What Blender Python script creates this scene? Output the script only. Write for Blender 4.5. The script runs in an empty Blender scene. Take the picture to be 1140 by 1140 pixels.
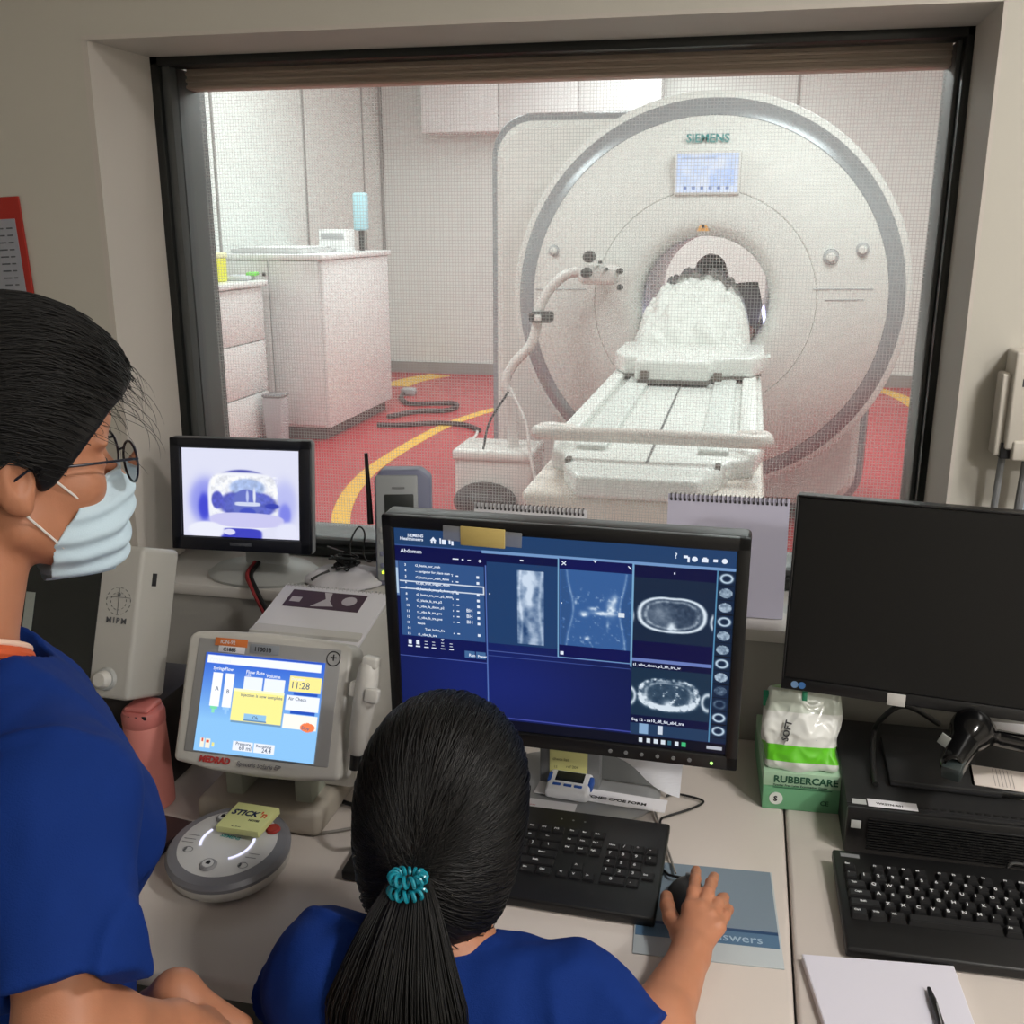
import bpy, bmesh, math, random
import numpy as np
from mathutils import Matrix, Vector, Euler
random.seed(7); rng = np.random.default_rng(11)
COL = bpy.context.scene.collection
PI = math.pi
R_ = math.radians
# ------------------------------------------------------------------ camera geometry (used to read positions off real planes)
FPX = 1150.0; YAW = R_(12.6); PIT = R_(15.5); EYE = np.array([0, 0, 1.63])
CF = np.array([-math.sin(YAW)*math.cos(PIT), math.cos(YAW)*math.cos(PIT), -math.sin(PIT)])
CR = np.array([math.cos(YAW), math.sin(YAW), 0.0]); CU = np.cross(CR, CF)
def ray(x, y): return CF+(x-570)/FPX*CR-(y-570)/FPX*CU
def oz(x, y, z): d = ray(x, y); return Vector(EYE+d*(z-EYE[2])/d[2])
def oy(x, y, Y): d = ray(x, y); return Vector(EYE+d*Y/d[1])
def od(x, y, D): return Vector(EYE+ray(x, y)*D)

# ------------------------------------------------------------------ materials
MATS = {}
def lin(c): return tuple(((v/255)/12.92 if v/255 <= 0.04045 else ((v/255+0.055)/1.055)**2.4) for v in c)
def mat(name, rgb, rough=0.5, metal=0.0, emit=0.0, noise=0.0, nscale=60, bump=0.0, bscale=200, coat=0.0, sheen=0.0, sss=0.0, trans=0.0, alpha=1.0, spec=0.5, stretch=None):
    if name in MATS: return MATS[name]
    m = bpy.data.materials.new(name); m.use_nodes = True; MATS[name] = m
    nt = m.node_tree; b = nt.nodes['Principled BSDF']; c = lin(rgb)
    b.inputs['Base Color'].default_value = (*c, 1); b.inputs['Roughness'].default_value = rough
    b.inputs['Metallic'].default_value = metal; b.inputs['Specular IOR Level'].default_value = spec
    if coat: b.inputs['Coat Weight'].default_value = coat; b.inputs['Coat Roughness'].default_value = 0.12
    if sheen: b.inputs['Sheen Weight'].default_value = sheen
    if sss:
        b.inputs['Subsurface Weight'].default_value = sss; b.inputs['Subsurface Radius'].default_value = (0.008, 0.003, 0.002); b.inputs['Subsurface Scale'].default_value = 1.0
    if trans: b.inputs['Transmission Weight'].default_value = trans
    if alpha < 1: b.inputs['Alpha'].default_value = alpha
    if emit: b.inputs['Emission Color'].default_value = (*c, 1); b.inputs['Emission Strength'].default_value = emit
    if noise or bump:
        tc = nt.nodes.new('ShaderNodeTexCoord'); src = tc.outputs['Object']
        if stretch:
            mp = nt.nodes.new('ShaderNodeMapping'); mp.inputs['Scale'].default_value = stretch; nt.links.new(src, mp.inputs['Vector']); src = mp.outputs['Vector']
    if noise:
        n = nt.nodes.new('ShaderNodeTexNoise'); n.inputs['Scale'].default_value = nscale; n.inputs['Detail'].default_value = 4
        nt.links.new(src, n.inputs['Vector'])
        mr = nt.nodes.new('ShaderNodeMapRange'); mr.inputs['To Min'].default_value = 1-noise; mr.inputs['To Max'].default_value = 1+noise
        nt.links.new(n.outputs['Fac'], mr.inputs['Value'])
        vm = nt.nodes.new('ShaderNodeVectorMath'); vm.operation = 'SCALE'; vm.inputs[0].default_value = c
        nt.links.new(mr.outputs['Result'], vm.inputs['Scale']); nt.links.new(vm.outputs['Vector'], b.inputs['Base Color'])
    if bump:
        n2 = nt.nodes.new('ShaderNodeTexNoise'); n2.inputs['Scale'].default_value = bscale; n2.inputs['Detail'].default_value = 3
        nt.links.new(src, n2.inputs['Vector'])
        bp = nt.nodes.new('ShaderNodeBump'); bp.inputs['Strength'].default_value = bump; bp.inputs['Distance'].default_value = 0.002
        nt.links.new(n2.outputs['Fac'], bp.inputs['Height']); nt.links.new(bp.outputs['Normal'], b.inputs['Normal'])
    return m
def emat(name, rgb, s=1.0):
    if name in MATS: return MATS[name]
    m = bpy.data.materials.new(name); m.use_nodes = True; MATS[name] = m; nt = m.node_tree; nt.nodes.clear()
    e = nt.nodes.new('ShaderNodeEmission'); o = nt.nodes.new('ShaderNodeOutputMaterial'); e.inputs['Color'].default_value = (*lin(rgb), 1); e.inputs['Strength'].default_value = s
    nt.links.new(e.outputs[0], o.inputs[0]); return m
def screenmat():
    if 'screen_pixels' in MATS: return MATS['screen_pixels']
    m = bpy.data.materials.new('screen_pixels'); m.use_nodes = True; MATS['screen_pixels'] = m; nt = m.node_tree
    b = nt.nodes['Principled BSDF']; a = nt.nodes.new('ShaderNodeAttribute'); a.attribute_name = 'pix'
    b.inputs['Base Color'].default_value = (.004, .004, .005, 1); b.inputs['Roughness'].default_value = .35; b.inputs['Specular IOR Level'].default_value = .3
    nt.links.new(a.outputs['Color'], b.inputs['Emission Color']); b.inputs['Emission Strength'].default_value = 1.0
    return m

# ------------------------------------------------------------------ mesh building
class MB:
    def __init__(s): s.v = []; s.f = []
    def add(s, vs, fs, M=None):
        n = len(s.v)
        s.v += [tuple(M @ Vector(p)) for p in vs] if M else [tuple(p) for p in vs]
        s.f += [tuple(i+n for i in f) for f in fs]; return s
    def bm(s, b, M=None):
        b.verts.index_update(); s.add([v.co.copy() for v in b.verts], [[v.index for v in f.verts] for f in b.faces], M); b.free(); return s
    def box(s, lo, hi, bev=0.0, seg=2, M=None):
        b = bmesh.new(); bmesh.ops.create_cube(b, size=1)
        lo = Vector(lo); hi = Vector(hi); d = hi-lo; c = (hi+lo)/2
        for v in b.verts: v.co = Vector((v.co.x*d.x, v.co.y*d.y, v.co.z*d.z))+c
        bev = min(bev, min(abs(x) for x in d)*.49)
        if bev > 0: bmesh.ops.bevel(b, geom=b.edges[:]+b.verts[:], offset=bev, segments=seg, profile=.5, affect='EDGES')
        return s.bm(b, M)
    def prism(s, pts, h0, h1, axis='z', bev=0.0, seg=2, M=None):
        # pts: 2-D outline; axis z -> (x,y); axis y -> (x,z); axis x -> (y,z)
        b = bmesh.new()
        def P(p, h): return {'z': (p[0], p[1], h), 'y': (p[0], h, p[1]), 'x': (h, p[0], p[1])}[axis]
        v0 = [b.verts.new(P(p, h0)) for p in pts]; f = b.faces.new(v0)
        r = bmesh.ops.extrude_face_region(b, geom=[f]); vs = [g for g in r['geom'] if isinstance(g, bmesh.types.BMVert)]
        d = Vector(P((0, 0), h1-h0)); bmesh.ops.translate(b, verts=vs, vec=d)
        bmesh.ops.recalc_face_normals(b, faces=b.faces[:])
        if bev > 0: bmesh.ops.bevel(b, geom=[e for e in b.edges if e.calc_face_angle(0) > .5], offset=bev, segments=seg, profile=.5, affect='EDGES')
        return s.bm(b, M)
    def lathe(s, prof, n=48, axis='z', c=(0, 0, 0), M=None, a0=0, a1=2*PI):
        # prof: list (radius, height along axis)
        full = abs(a1-a0-2*PI) < 1e-6; k = n if full else n+1; vs = []; fs = []
        for (r, h) in prof:
            for i in range(k):
                a = a0+(a1-a0)*i/n; u, w = r*math.cos(a), r*math.sin(a)
                p = {'z': (u, w, h), 'y': (u, h, w), 'x': (h, u, w)}[axis]; vs.append((p[0]+c[0], p[1]+c[1], p[2]+c[2]))
        for j in range(len(prof)-1):
            for i in range(n):
                i2 = (i+1) % k; q = [j*k+i, j*k+i2, (j+1)*k+i2, (j+1)*k+i]
                fs.append(q if axis != 'y' else q[::-1])
        return s.add(vs, fs, M)
    def cyl(s, p0, p1, r0, r1=None, n=20, M=None, bev=0.0):
        p0 = Vector(p0); p1 = Vector(p1); r1 = r0 if r1 is None else r1; L = (p1-p0).length
        q = (p1-p0).to_track_quat('Z', 'Y').to_matrix().to_4x4(); T = Matrix.Translation(p0) @ q
        if M: T = M @ T
        b = min(bev, r0*.6, L*.4)
        pr = [(0, 0), (r0-b, 0)]+([(r0-b*.3, b*.3)] if b else [])+([(r0, b)] if b else [])+([(r1, L-b), (r1-b*.3, L-b*.3)] if b else [])+[(r1-b, L), (0, L)]
        return s.lathe(pr, n, M=T)
    def tube(s, pts, r, n=8, M=None, closed=False):
        pts = [Vector(p) for p in pts]; k = len(pts); rr = r if hasattr(r, '__len__') else [r]*k
        vs = []; fs = []; up = None
        for i, p in enumerate(pts):
            t = (pts[(i+1) % k]-pts[i-1]) if closed else (pts[min(i+1, k-1)]-pts[max(i-1, 0)])
            t = t.normalized() if t.length > 1e-9 else Vector((0, 0, 1))
            if up is None: up = t.orthogonal().normalized()
            up = (up-t*up.dot(t)); up = up.normalized() if up.length > 1e-6 else t.orthogonal().normalized(); w = t.cross(up)
            for j in range(n):
                a = 2*PI*j/n; vs.append(p+(up*math.cos(a)+w*math.sin(a))*rr[i])
        for i in range(k if closed else k-1):
            for j in range(n):
                i2 = (i+1) % k; fs.append((i*n+j, i*n+(j+1) % n, i2*n+(j+1) % n, i2*n+j))
        if not closed: fs.append(tuple(range(n))[::-1]); fs.append(tuple((k-1)*n+j for j in range(n)))
        return s.add(vs, fs, M)
    def ball(s, c, r, n=16, M=None):
        r = r if hasattr(r, '__len__') else (r, r, r); b = bmesh.new(); bmesh.ops.create_uvsphere(b, u_segments=n, v_segments=max(6, n//2+2), radius=1)
        for v in b.verts: v.co = Vector((v.co.x*r[0]+c[0], v.co.y*r[1]+c[1], v.co.z*r[2]+c[2]))
        return s.bm(b, M)
    def sheet(s, fn, nu, nv, th=0.0):
        vs = [fn(i/nu, j/nv) for j in range(nv+1) for i in range(nu+1)]; w = nu+1
        fs = [(j*w+i, j*w+i+1, (j+1)*w+i+1, (j+1)*w+i) for j in range(nv) for i in range(nu)]
        if th:
            vs = [Vector(v) for v in vs]; n0 = (vs[1]-vs[0]).cross(vs[w]-vs[0]).normalized(); k = len(vs)
            v2 = [v-n0*th for v in vs]; fb = [tuple(i+k for i in f[::-1]) for f in fs]; ed = []
            rim = [i for i in range(nu)]+[j*w+nu for j in range(nv)]+[nv*w+nu-i for i in range(nu)]+[(nv-j)*w for j in range(nv)]
            for a, b in zip(rim, rim[1:]+rim[:1]): ed.append((b, a, a+k, b+k))
            return s.add(vs+v2, fs+fb+ed)
        return s.add(vs, fs)
    def build(s, name, m, parent=None, smooth=True, ang=35, **props):
        me = bpy.data.meshes.new(name); me.from_pydata(s.v, [], s.f); me.update()
        bm2 = bmesh.new(); bm2.from_mesh(me); bmesh.ops.recalc_face_normals(bm2, faces=bm2.faces[:]); bm2.to_mesh(me); bm2.free()
        return link(name, me, m, parent, smooth, ang, **props)
def link(name, me, m, parent=None, smooth=True, ang=35, **props):
    if m is not None: me.materials.append(m)
    if smooth:
        me.polygons.foreach_set('use_smooth', [True]*len(me.polygons))
        if ang: me.set_sharp_from_angle(angle=R_(ang))
    o = bpy.data.objects.new(name, me); COL.objects.link(o)
    if parent: o.parent = parent
    for k, v in props.items(): o[k] = v
    return o
def thing(name, label, cat, loc=(0, 0, 0), rot=(0, 0, 0), group=None):
    o = bpy.data.objects.new(name, None); COL.objects.link(o); o.location = loc; o.rotation_euler = rot if len(rot) == 3 else rot
    o.empty_display_size = .05; o['label'] = label; o['category'] = cat
    if group: o['group'] = group
    return o
def tag(o, label, cat, group=None):
    o['label'] = label; o['category'] = cat
    if group: o['group'] = group
    return o
def struct(o): o['kind'] = 'structure'; return o
def TR(loc=(0, 0, 0), rot=(0, 0, 0)): return Matrix.Translation(Vector(loc)) @ Euler(rot, 'XYZ').to_matrix().to_4x4()
def text_mb(txt, size, M=None, bold=0.0, ext=0.0003, align='LEFT', mb=None, sx=1.0, shear=0.0, space=1.0):
    # flat lettering lying in local x-z plane facing -y (M places it)
    c = bpy.data.curves.new('t', 'FONT'); c.body = txt; c.size = size; c.extrude = ext; c.offset = bold; c.align_x = align; c.shear = shear; c.resolution_u = 2; c.space_character = space
    o = bpy.data.objects.new('t', c); me = bpy.data.meshes.new_from_object(o)
    mb = mb or MB(); Rm = Matrix.Rotation(PI/2, 4, 'X') @ Matrix.Diagonal((sx, 1, 1, 1)); T = (M @ Rm) if M else Rm
    mb.add([v.co.copy() for v in me.vertices], [tuple(p.vertices) for p in me.polygons], T)
    bpy.data.objects.remove(o); bpy.data.curves.remove(c); bpy.data.meshes.remove(me); return mb
FLAT = Matrix.Rotation(-PI/2, 4, 'X')     # lays x-z lettering down onto x-y, reading from -y

def np_mesh(name, V, Fq, m, parent=None, ang=0, **props):
    me = bpy.data.meshes.new(name); V = np.asarray(V, np.float32); Fq = np.asarray(Fq, np.int32)
    me.vertices.add(len(V)); me.vertices.foreach_set('co', V.ravel())
    me.loops.add(Fq.size); me.loops.foreach_set('vertex_index', Fq.ravel())
    me.polygons.add(len(Fq)); me.polygons.foreach_set('loop_start', np.arange(len(Fq), dtype=np.int32)*Fq.shape[1])
    me.update(calc_edges=True); me.validate()
    return link(name, me, m, parent, True, ang, **props)
def screen(name, w, h, img, parent, y=0.0, cx=0.0, cz=0.0, strength=1.0):
    # img: array (H,W,3) sRGB 0..255, row 0 at top; lies in local x-z facing -y
    H, W, _ = img.shape; xs = (np.arange(W)/(W-1)-.5)*w+cx; zs = (.5-np.arange(H)/(H-1))*h+cz
    X, Z = np.meshgrid(xs, zs); V = np.stack([X, np.full_like(X, y), Z], -1).reshape(-1, 3)
    i = (np.arange(H-1)[:, None]*W+np.arange(W-1)[None]).ravel(); Fq = np.stack([i, i+W, i+W+1, i+1], 1)
    o = np_mesh(name, V, Fq, screenmat(), parent)
    c = np.clip(img/255, 0, 1); c = np.where(c <= .04045, c/12.92, ((c+.055)/1.055)**2.4)*strength
    at = o.data.color_attributes.new('pix', 'FLOAT_COLOR', 'POINT'); at.data.foreach_set('color', np.concatenate([c.reshape(-1, 3), np.ones((H*W, 1))], 1).astype(np.float32).ravel())
    return o
def noise2(H, W, s, seed=0, oct=3):
    r = np.random.default_rng(seed); out = np.zeros((H, W)); amp = 1; tot = 0
    for k in range(oct):
        n = r.random((int(H/s)+4, int(W/s)+4)); y = np.arange(H)/s; x = np.arange(W)/s; yi = y.astype(int); xi = x.astype(int)
        fy = y-yi; fx = x-xi; fy = fy*fy*(3-2*fy); fx = fx*fx*(3-2*fx); a = n[yi][:, xi]; b = n[yi][:, xi+1]; c = n[yi+1][:, xi]; d = n[yi+1][:, xi+1]
        out += amp*((a*(1-fx)+b*fx)*(1-fy[:, None])+(c*(1-fx)+d*fx)*fy[:, None]); tot += amp; amp *= .5; s = max(1.5, s/2)
    return out/tot

# ------------------------------------------------------------------ signed-distance modelling (organic shapes)
def ell(P, c, r, M=None):
    q = P-np.asarray(c, np.float32)
    if M is not None: q = q @ M
    r = np.asarray(r, np.float32); k0 = np.linalg.norm(q/r, axis=1); k1 = np.linalg.norm(q/(r*r), axis=1)
    return k0*(k0-1)/np.maximum(k1, 1e-6)
def cap(P, a, b, ra, rb=None):
    a = np.asarray(a, np.float32); b = np.asarray(b, np.float32); rb = ra if rb is None else rb
    ba = b-a; t = np.clip(((P-a) @ ba)/max(float(ba @ ba), 1e-9), 0, 1)
    return np.linalg.norm(P-a-t[:, None]*ba, axis=1)-(ra+(rb-ra)*t)
def smin(a, b, k):
    h = np.clip(.5+.5*(b-a)/k, 0, 1); return b*(1-h)+a*h-k*h*(1-h)
def smax(a, b, k): return -smin(-a, -b, k)
def sdf_mesh(fn, lo, hi, h):
    lo = np.asarray(lo, float); hi = np.asarray(hi, float); cs = 4
    nb = np.ceil((hi-lo)/h/cs).astype(int)+1; n = nb*cs
    g = [lo[i]+(np.arange(nb[i])*cs+(cs-1)/2)*h for i in range(3)]
    G = np.stack(np.meshgrid(*g, indexing='ij'), -1).reshape(-1, 3).astype(np.float32)
    Dc = np.concatenate([fn(G[i:i+400000]) for i in range(0, len(G), 400000)]).reshape(nb)
    D = np.repeat(np.repeat(np.repeat(Dc, cs, 0), cs, 1), cs, 2).astype(np.float32)
    near = np.abs(D) < cs*h*2.1; idx = np.argwhere(near); vals = np.empty(len(idx), np.float32)
    for i in range(0, len(idx), 400000): vals[i:i+400000] = fn((lo+idx[i:i+400000]*h).astype(np.float32))
    D[near] = vals
    S = D < 0; cc = [S[i:n[0]-1+i, j:n[1]-1+j, k:n[2]-1+k] for i in (0, 1) for j in (0, 1) for k in (0, 1)]
    sm = sum(c.astype(np.uint8) for c in cc); act = (sm > 0) & (sm < 8); A = np.argwhere(act)
    ids = np.full(act.shape, -1, np.int32); ids[act] = np.arange(len(A))
    co = np.array([(i, j, k) for i in (0, 1) for j in (0, 1) for k in (0, 1)]); dv = np.stack([D[A[:, 0]+c[0], A[:, 1]+c[1], A[:, 2]+c[2]] for c in co], 1)
    acc = np.zeros((len(A), 3)); cnt = np.zeros(len(A))
    for a in range(8):
        for b in range(a+1, 8):
            if np.abs(co[a]-co[b]).sum() != 1: continue
            m = (dv[:, a] < 0) != (dv[:, b] < 0); t = np.where(m, dv[:, a]/np.where(m, dv[:, a]-dv[:, b], 1), 0)
            acc += np.where(m[:, None], co[a]+t[:, None]*(co[b]-co[a]), 0); cnt += m
    V = lo+(A+acc/np.maximum(cnt, 1)[:, None])*h; Fs = []
    for ax in range(3):
        u, w = [(1, 2), (2, 0), (0, 1)][ax]; s0 = [slice(1, -1)]*3; s1 = [slice(1, -1)]*3; s0[ax] = slice(0, -1); s1[ax] = slice(1, None)
        a = S[tuple(s0)]; b = S[tuple(s1)]; E = np.argwhere(a != b); off = np.array([1, 1, 1]); off[ax] = 0; E = E+off
        ins = S[E[:, 0], E[:, 1], E[:, 2]]; eu = np.eye(3, dtype=int)[u]; ew = np.eye(3, dtype=int)[w]
        def I(q):
            ok = np.all((q >= 0) & (q < np.array(act.shape)), 1); r = np.full(len(q), -1); r[ok] = ids[q[ok, 0], q[ok, 1], q[ok, 2]]; return r
        q = np.stack([I(E-eu-ew), I(E-ew), I(E), I(E-eu)], 1); q[~ins] = q[~ins][:, ::-1]; Fs.append(q[(q >= 0).all(1)])
    return V, np.concatenate(Fs)
def organic(name, fn, lo, hi, h, m, parent=None, **props):
    V, F = sdf_mesh(fn, lo, hi, h); return np_mesh(name, V, F, m, parent, **props)
def wav(P, f, s=0.0):
    x, y, z = P[:, 0]*f, P[:, 1]*f, P[:, 2]*f
    return (np.sin(x+1.7*np.sin(y*.8+s)+s)+np.sin(y*1.1+1.9*np.sin(z*.7+s*2)+2*s)+np.sin(z*.9+1.6*np.sin(x*.9+s*3)))/3
def strands(name, S, rad, m, parent, sides=3):
    # S: (n,k,3) paths
    S = np.asarray(S, float); n, k, _ = S.shape; T = np.gradient(S, axis=1); T /= np.linalg.norm(T, axis=2, keepdims=True)+1e-9
    ref = np.array([.31, .52, .79]); A = np.cross(T, ref); A /= np.linalg.norm(A, axis=2, keepdims=True)+1e-9; B = np.cross(T, A)
    rr = (np.asarray(rad)*np.ones((n, 1)) if np.ndim(rad) == 0 else np.asarray(rad)[:, None])*np.concatenate([np.ones(k-3), [.8, .5, .15]])[None]
    V = np.stack([S+(A*math.cos(2*PI*j/sides)+B*math.sin(2*PI*j/sides))*rr[..., None] for j in range(sides)], 2).reshape(-1, 3)
    b = (np.arange(n)[:, None]*k+np.arange(k-1)[None]).reshape(-1)*sides
    Fq = np.concatenate([np.stack([b+j, b+(j+1) % sides, b+sides+(j+1) % sides, b+sides+j], 1) for j in range(sides)])
    return np_mesh(name, V, Fq, m, parent)
# ================================================================== SETTING
WALL = mat('wall_paint', (202, 198, 188), .75, bump=.08, bscale=300, noise=.02, nscale=6)
WALLR = mat('reveal_paint', (205, 198, 190), .65, bump=.05, bscale=300)
LOWW = mat('lower_wall_laminate', (165, 163, 158), .5)
SILL = mat('sill_laminate', (215, 212, 208), .35)
DESKM = mat('desk_laminate', (205, 196, 189), .32, noise=.015, nscale=20, bump=.03, bscale=400)
FLOORM = mat('operator_floor_vinyl', (120, 118, 115), .4, noise=.05, nscale=30)
RED = mat('red_vinyl', (176, 46, 54), .35, noise=.05, nscale=15)
YEL = mat('yellow_vinyl', (232, 180, 62), .4)
MWALL = mat('scan_room_wall', (222, 225, 222), .6)
WHITE = mat('white_laminate', (232, 232, 232), .35)
BLACKF = mat('black_frame_paint', (22, 25, 24), .35)
GREYF = mat('grey_frame_inner', (78, 80, 80), .4)
SEAM = mat('panel_seam', (150, 148, 146), .7)
XL, XR, YB, ZC = -2.3, 2.4, -2.2, 2.62
YW, YF = 1.77, 2.0
def sbox(name, lo, hi, m, bev=0): return struct(MB().box(lo, hi, bev).build(name, m))
sbox('floor', (XL-.1, YB-.1, -.1), (XR+.1, YW, 0), FLOORM)
sbox('ceiling', (XL-.1, YB-.1, ZC), (XR+.1, YW+.5, ZC+.1), mat('ceiling_paint', (215, 212, 205), .8))
sbox('wall_left', (XL-.1, YB, 0), (XL, YW, ZC), WALL)
sbox('wall_right', (XR, YB, 0), (XR+.1, YW, ZC), WALL)
sbox('wall_back', (XL, YB-.1, 0), (XR, YB, ZC), WALL)
# front wall with the window opening (x -1.177..0.346, z .94..1.947)
OX0, OX1, OZ0, OZ1 = -1.177, .347, .94, 1.947
w = MB()
w.box((XL, YW, .94), (OX0, YF+.12, ZC)); w.box((OX1, YW, .94), (XR, YF+.12, ZC)); w.box((OX0, YW, OZ1), (OX1, YF+.12, ZC))
struct(w.build('wall_front', WALL))
struct(MB().box((XL, YW+.0, 0), (XR, YF+.12, .94)).build('wall_front_lower', LOWW))
w = MB()   # reveal lining
w.box((OX0, YW-.0005, .945), (OX0+.012, YF, OZ1)); w.box((OX1-.006, YW-.0005, .945), (OX1, YF, OZ1)); w.box((OX0, YW-.0005, OZ1-.001), (OX1-.004, YF, OZ1+.006))
struct(w.build('trim_1', WALLR))
struct(MB().box((OX0, YW-.012, .918), (OX1+.5, YF-.02, .942), .004).build('trim_2', SILL))   # sill board
win = thing('window_1', 'x', 'window'); del win['label']; del win['category']; win['kind'] = 'structure'
fz0, fz1, fx0, fx1 = .945, 1.952, -1.166, .352
fr = MB()
for lo, hi in (((fx0, YF-.03, fz0), (fx0+.019, YF+.03, fz1)), ((fx1-.024, YF-.03, fz0), (fx1, YF+.03, fz1)), ((fx0, YF-.03, fz1-.022), (fx1, YF+.03, fz1)), ((fx0, YF-.03, fz0), (fx1, YF+.03, fz0+.022))): fr.box(lo, hi, .003)
struct(fr.build('window_frame', BLACKF, win))
fr = MB()
for lo, hi in (((fx0+.019, YF-.02, fz0+.02), (fx0+.036, YF+.115, fz1-.022)), ((fx1-.032, YF-.0, fz0+.02), (fx1-.024, YF+.115, fz1-.022)), ((fx0+.03, YF-.01, fz0+.022), (fx1-.03, YF+.115, fz0+.034))): fr.box(lo, hi, .001)
struct(fr.build('inner_frame', GREYF, win))
# RF screening mesh between the panes
m = bpy.data.materials.new('copper_screen_mesh'); m.use_nodes = True; nt = m.node_tree; nt.nodes.clear()
N = nt.nodes.new; L = nt.links.new
tc = N('ShaderNodeTexCoord'); sp = N('ShaderNodeSeparateXYZ'); L(tc.outputs['Object'], sp.inputs[0])
def line(sock, pitch, wd):
    a = N('ShaderNodeMath'); a.operation = 'MULTIPLY'; a.inputs[1].default_value = 1/pitch; L(sock, a.inputs[0])
    b = N('ShaderNodeMath'); b.operation = 'FRACT'; L(a.outputs[0], b.inputs[0])
    c = N('ShaderNodeMath'); c.operation = 'LESS_THAN'; c.inputs[1].default_value = wd; L(b.outputs[0], c.inputs[0]); return c.outputs[0]
mx = N('ShaderNodeMath'); mx.operation = 'MAXIMUM'; L(line(sp.outputs['X'], .0063, .20), mx.inputs[0]); L(line(sp.outputs['Z'], .0063, .20), mx.inputs[1])
tr = N('ShaderNodeBsdfTransparent'); df = N('ShaderNodeBsdfDiffuse'); df.inputs['Color'].default_value = (.74, .73, .71, 1); tl = N('ShaderNodeBsdfTranslucent'); tl.inputs['Color'].default_value = (.74, .73, .71, 1)
ms = N('ShaderNodeMixShader'); ms.inputs[0].default_value = .5; L(df.outputs[0], ms.inputs[1]); L(tl.outputs[0], ms.inputs[2])
mm = N('ShaderNodeMixShader'); mr_ = N('ShaderNodeMapRange'); mr_.inputs['To Min'].default_value = .10; mr_.inputs['To Max'].default_value = .46; L(mx.outputs[0], mr_.inputs['Value']); L(mr_.outputs['Result'], mm.inputs[0]); L(tr.outputs[0], mm.inputs[1]); L(ms.outputs[0], mm.inputs[2])
ou = N('ShaderNodeOutputMaterial'); L(mm.outputs[0], ou.inputs[0])
me = bpy.data.meshes.new('screening_mesh'); me.from_pydata([(fx0+.036, YF+.09, fz0+.03), (fx1-.032, YF+.09, fz0+.03), (fx1-.032, YF+.09, fz1+.02), (fx0+.036, YF+.09, fz1+.02)], [], [(0, 1, 2, 3)])
struct(link('screening_mesh', me, m, win, False))
# glass pane: clear with a faint fresnel reflection
g = bpy.data.materials.new('window_glass'); g.use_nodes = True; nt = g.node_tree; nt.nodes.clear(); N = nt.nodes.new; L = nt.links.new
tr = N('ShaderNodeBsdfTransparent'); tr.inputs[0].default_value = (.97, .98, .975, 1); gl = N('ShaderNodeBsdfGlossy'); gl.inputs['Roughness'].default_value = .015
fn = N('ShaderNodeFresnel'); fn.inputs[0].default_value = 1.45; mm = N('ShaderNodeMixShader'); L(fn.outputs[0], mm.inputs[0]); L(tr.outputs[0], mm.inputs[1]); L(gl.outputs[0], mm.inputs[2])
ou = N('ShaderNodeOutputMaterial'); L(mm.outputs[0], ou.inputs[0])
struct(MB().box((fx0+.036, YF+.004, fz0+.03), (fx1-.032, YF+.010, fz1-.022)).build('pane', g, win, False))
sh = MB(); sh.box((fx0+.036, YF+.045, fz1-.058), (fx1-.032, YF+.085, fz1+.0), .002)
for k in range(3): sh.box((fx0+.036, YF+.04, fz1-.056+k*.012), (fx1-.032, YF+.047, fz1-.050+k*.012), .001)
sh.build('blind_rail', mat('blind_rail', (190, 168, 150), .5), win)

# ---- scan room
MX0, MX1, MY0, MY1, MZ = -4.03, 2.3, 2.12, 11.4, 3.45
sbox('floor_scan_room', (MX0-.1, MY0, -.1), (MX1+.1, MY1+.1, 0), RED)
sbox('wall_scan_left', (MX0-.1, MY0, 0), (MX0, MY1, MZ), MWALL); sbox('wall_scan_right', (MX1, MY0, 0), (MX1+.1, MY1, MZ), MWALL)
sbox('wall_scan_back', (MX0-.1, MY1, 0), (MX1+.1, MY1+.1, MZ), MWALL); sbox('ceiling_scan_room', (MX0-.1, MY0, MZ), (MX1+.1, MY1+.1, MZ+.1), MWALL)
w = MB(); w.box((MX0, MY0-.0, 0), (OX0, MY0+.04, MZ)); w.box((OX1, MY0, 0), (MX1, MY0+.04, MZ)); w.box((OX0, MY0, 0), (OX1, MY0+.04, OZ0)); w.box((OX0, MY0, OZ1+.02), (OX1, MY0+.04, MZ)); struct(w.build('wall_scan_front', MWALL))
sbox('baseboard_back', (MX0, MY1-.02, 0), (MX1, MY1, .12), mat('grey_baseboard', (150, 146, 142), .5))
sbox('baseboard_left', (MX0, 9.02, 0), (MX0+.02, MY1-.02, .12), MATS['grey_baseboard'])
sbox('baseboard_right', (MX1-.02, MY0+.05, 0), (MX1, MY1-.02, .12), MATS['grey_baseboard'])
for i, px in enumerate(((240, 200), (340, 200), (405, 200))):
    d = ray(*px); p = Vector(EYE+d*(MX0/d[0])); sbox('trim_%d' % (i+3), (MX0, p.y-.012, .12), (MX0+.012, p.y+.012, MZ), SEAM)
p = oy(890, 90, MY1); sbox('trim_6', (p.x-.012, MY1-.01, .12), (p.x+.012, MY1, MZ), SEAM); sbox('trim_7', (MX0, MY1-.03, .12), (MX0+.03, MY1, MZ), SEAM)
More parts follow.
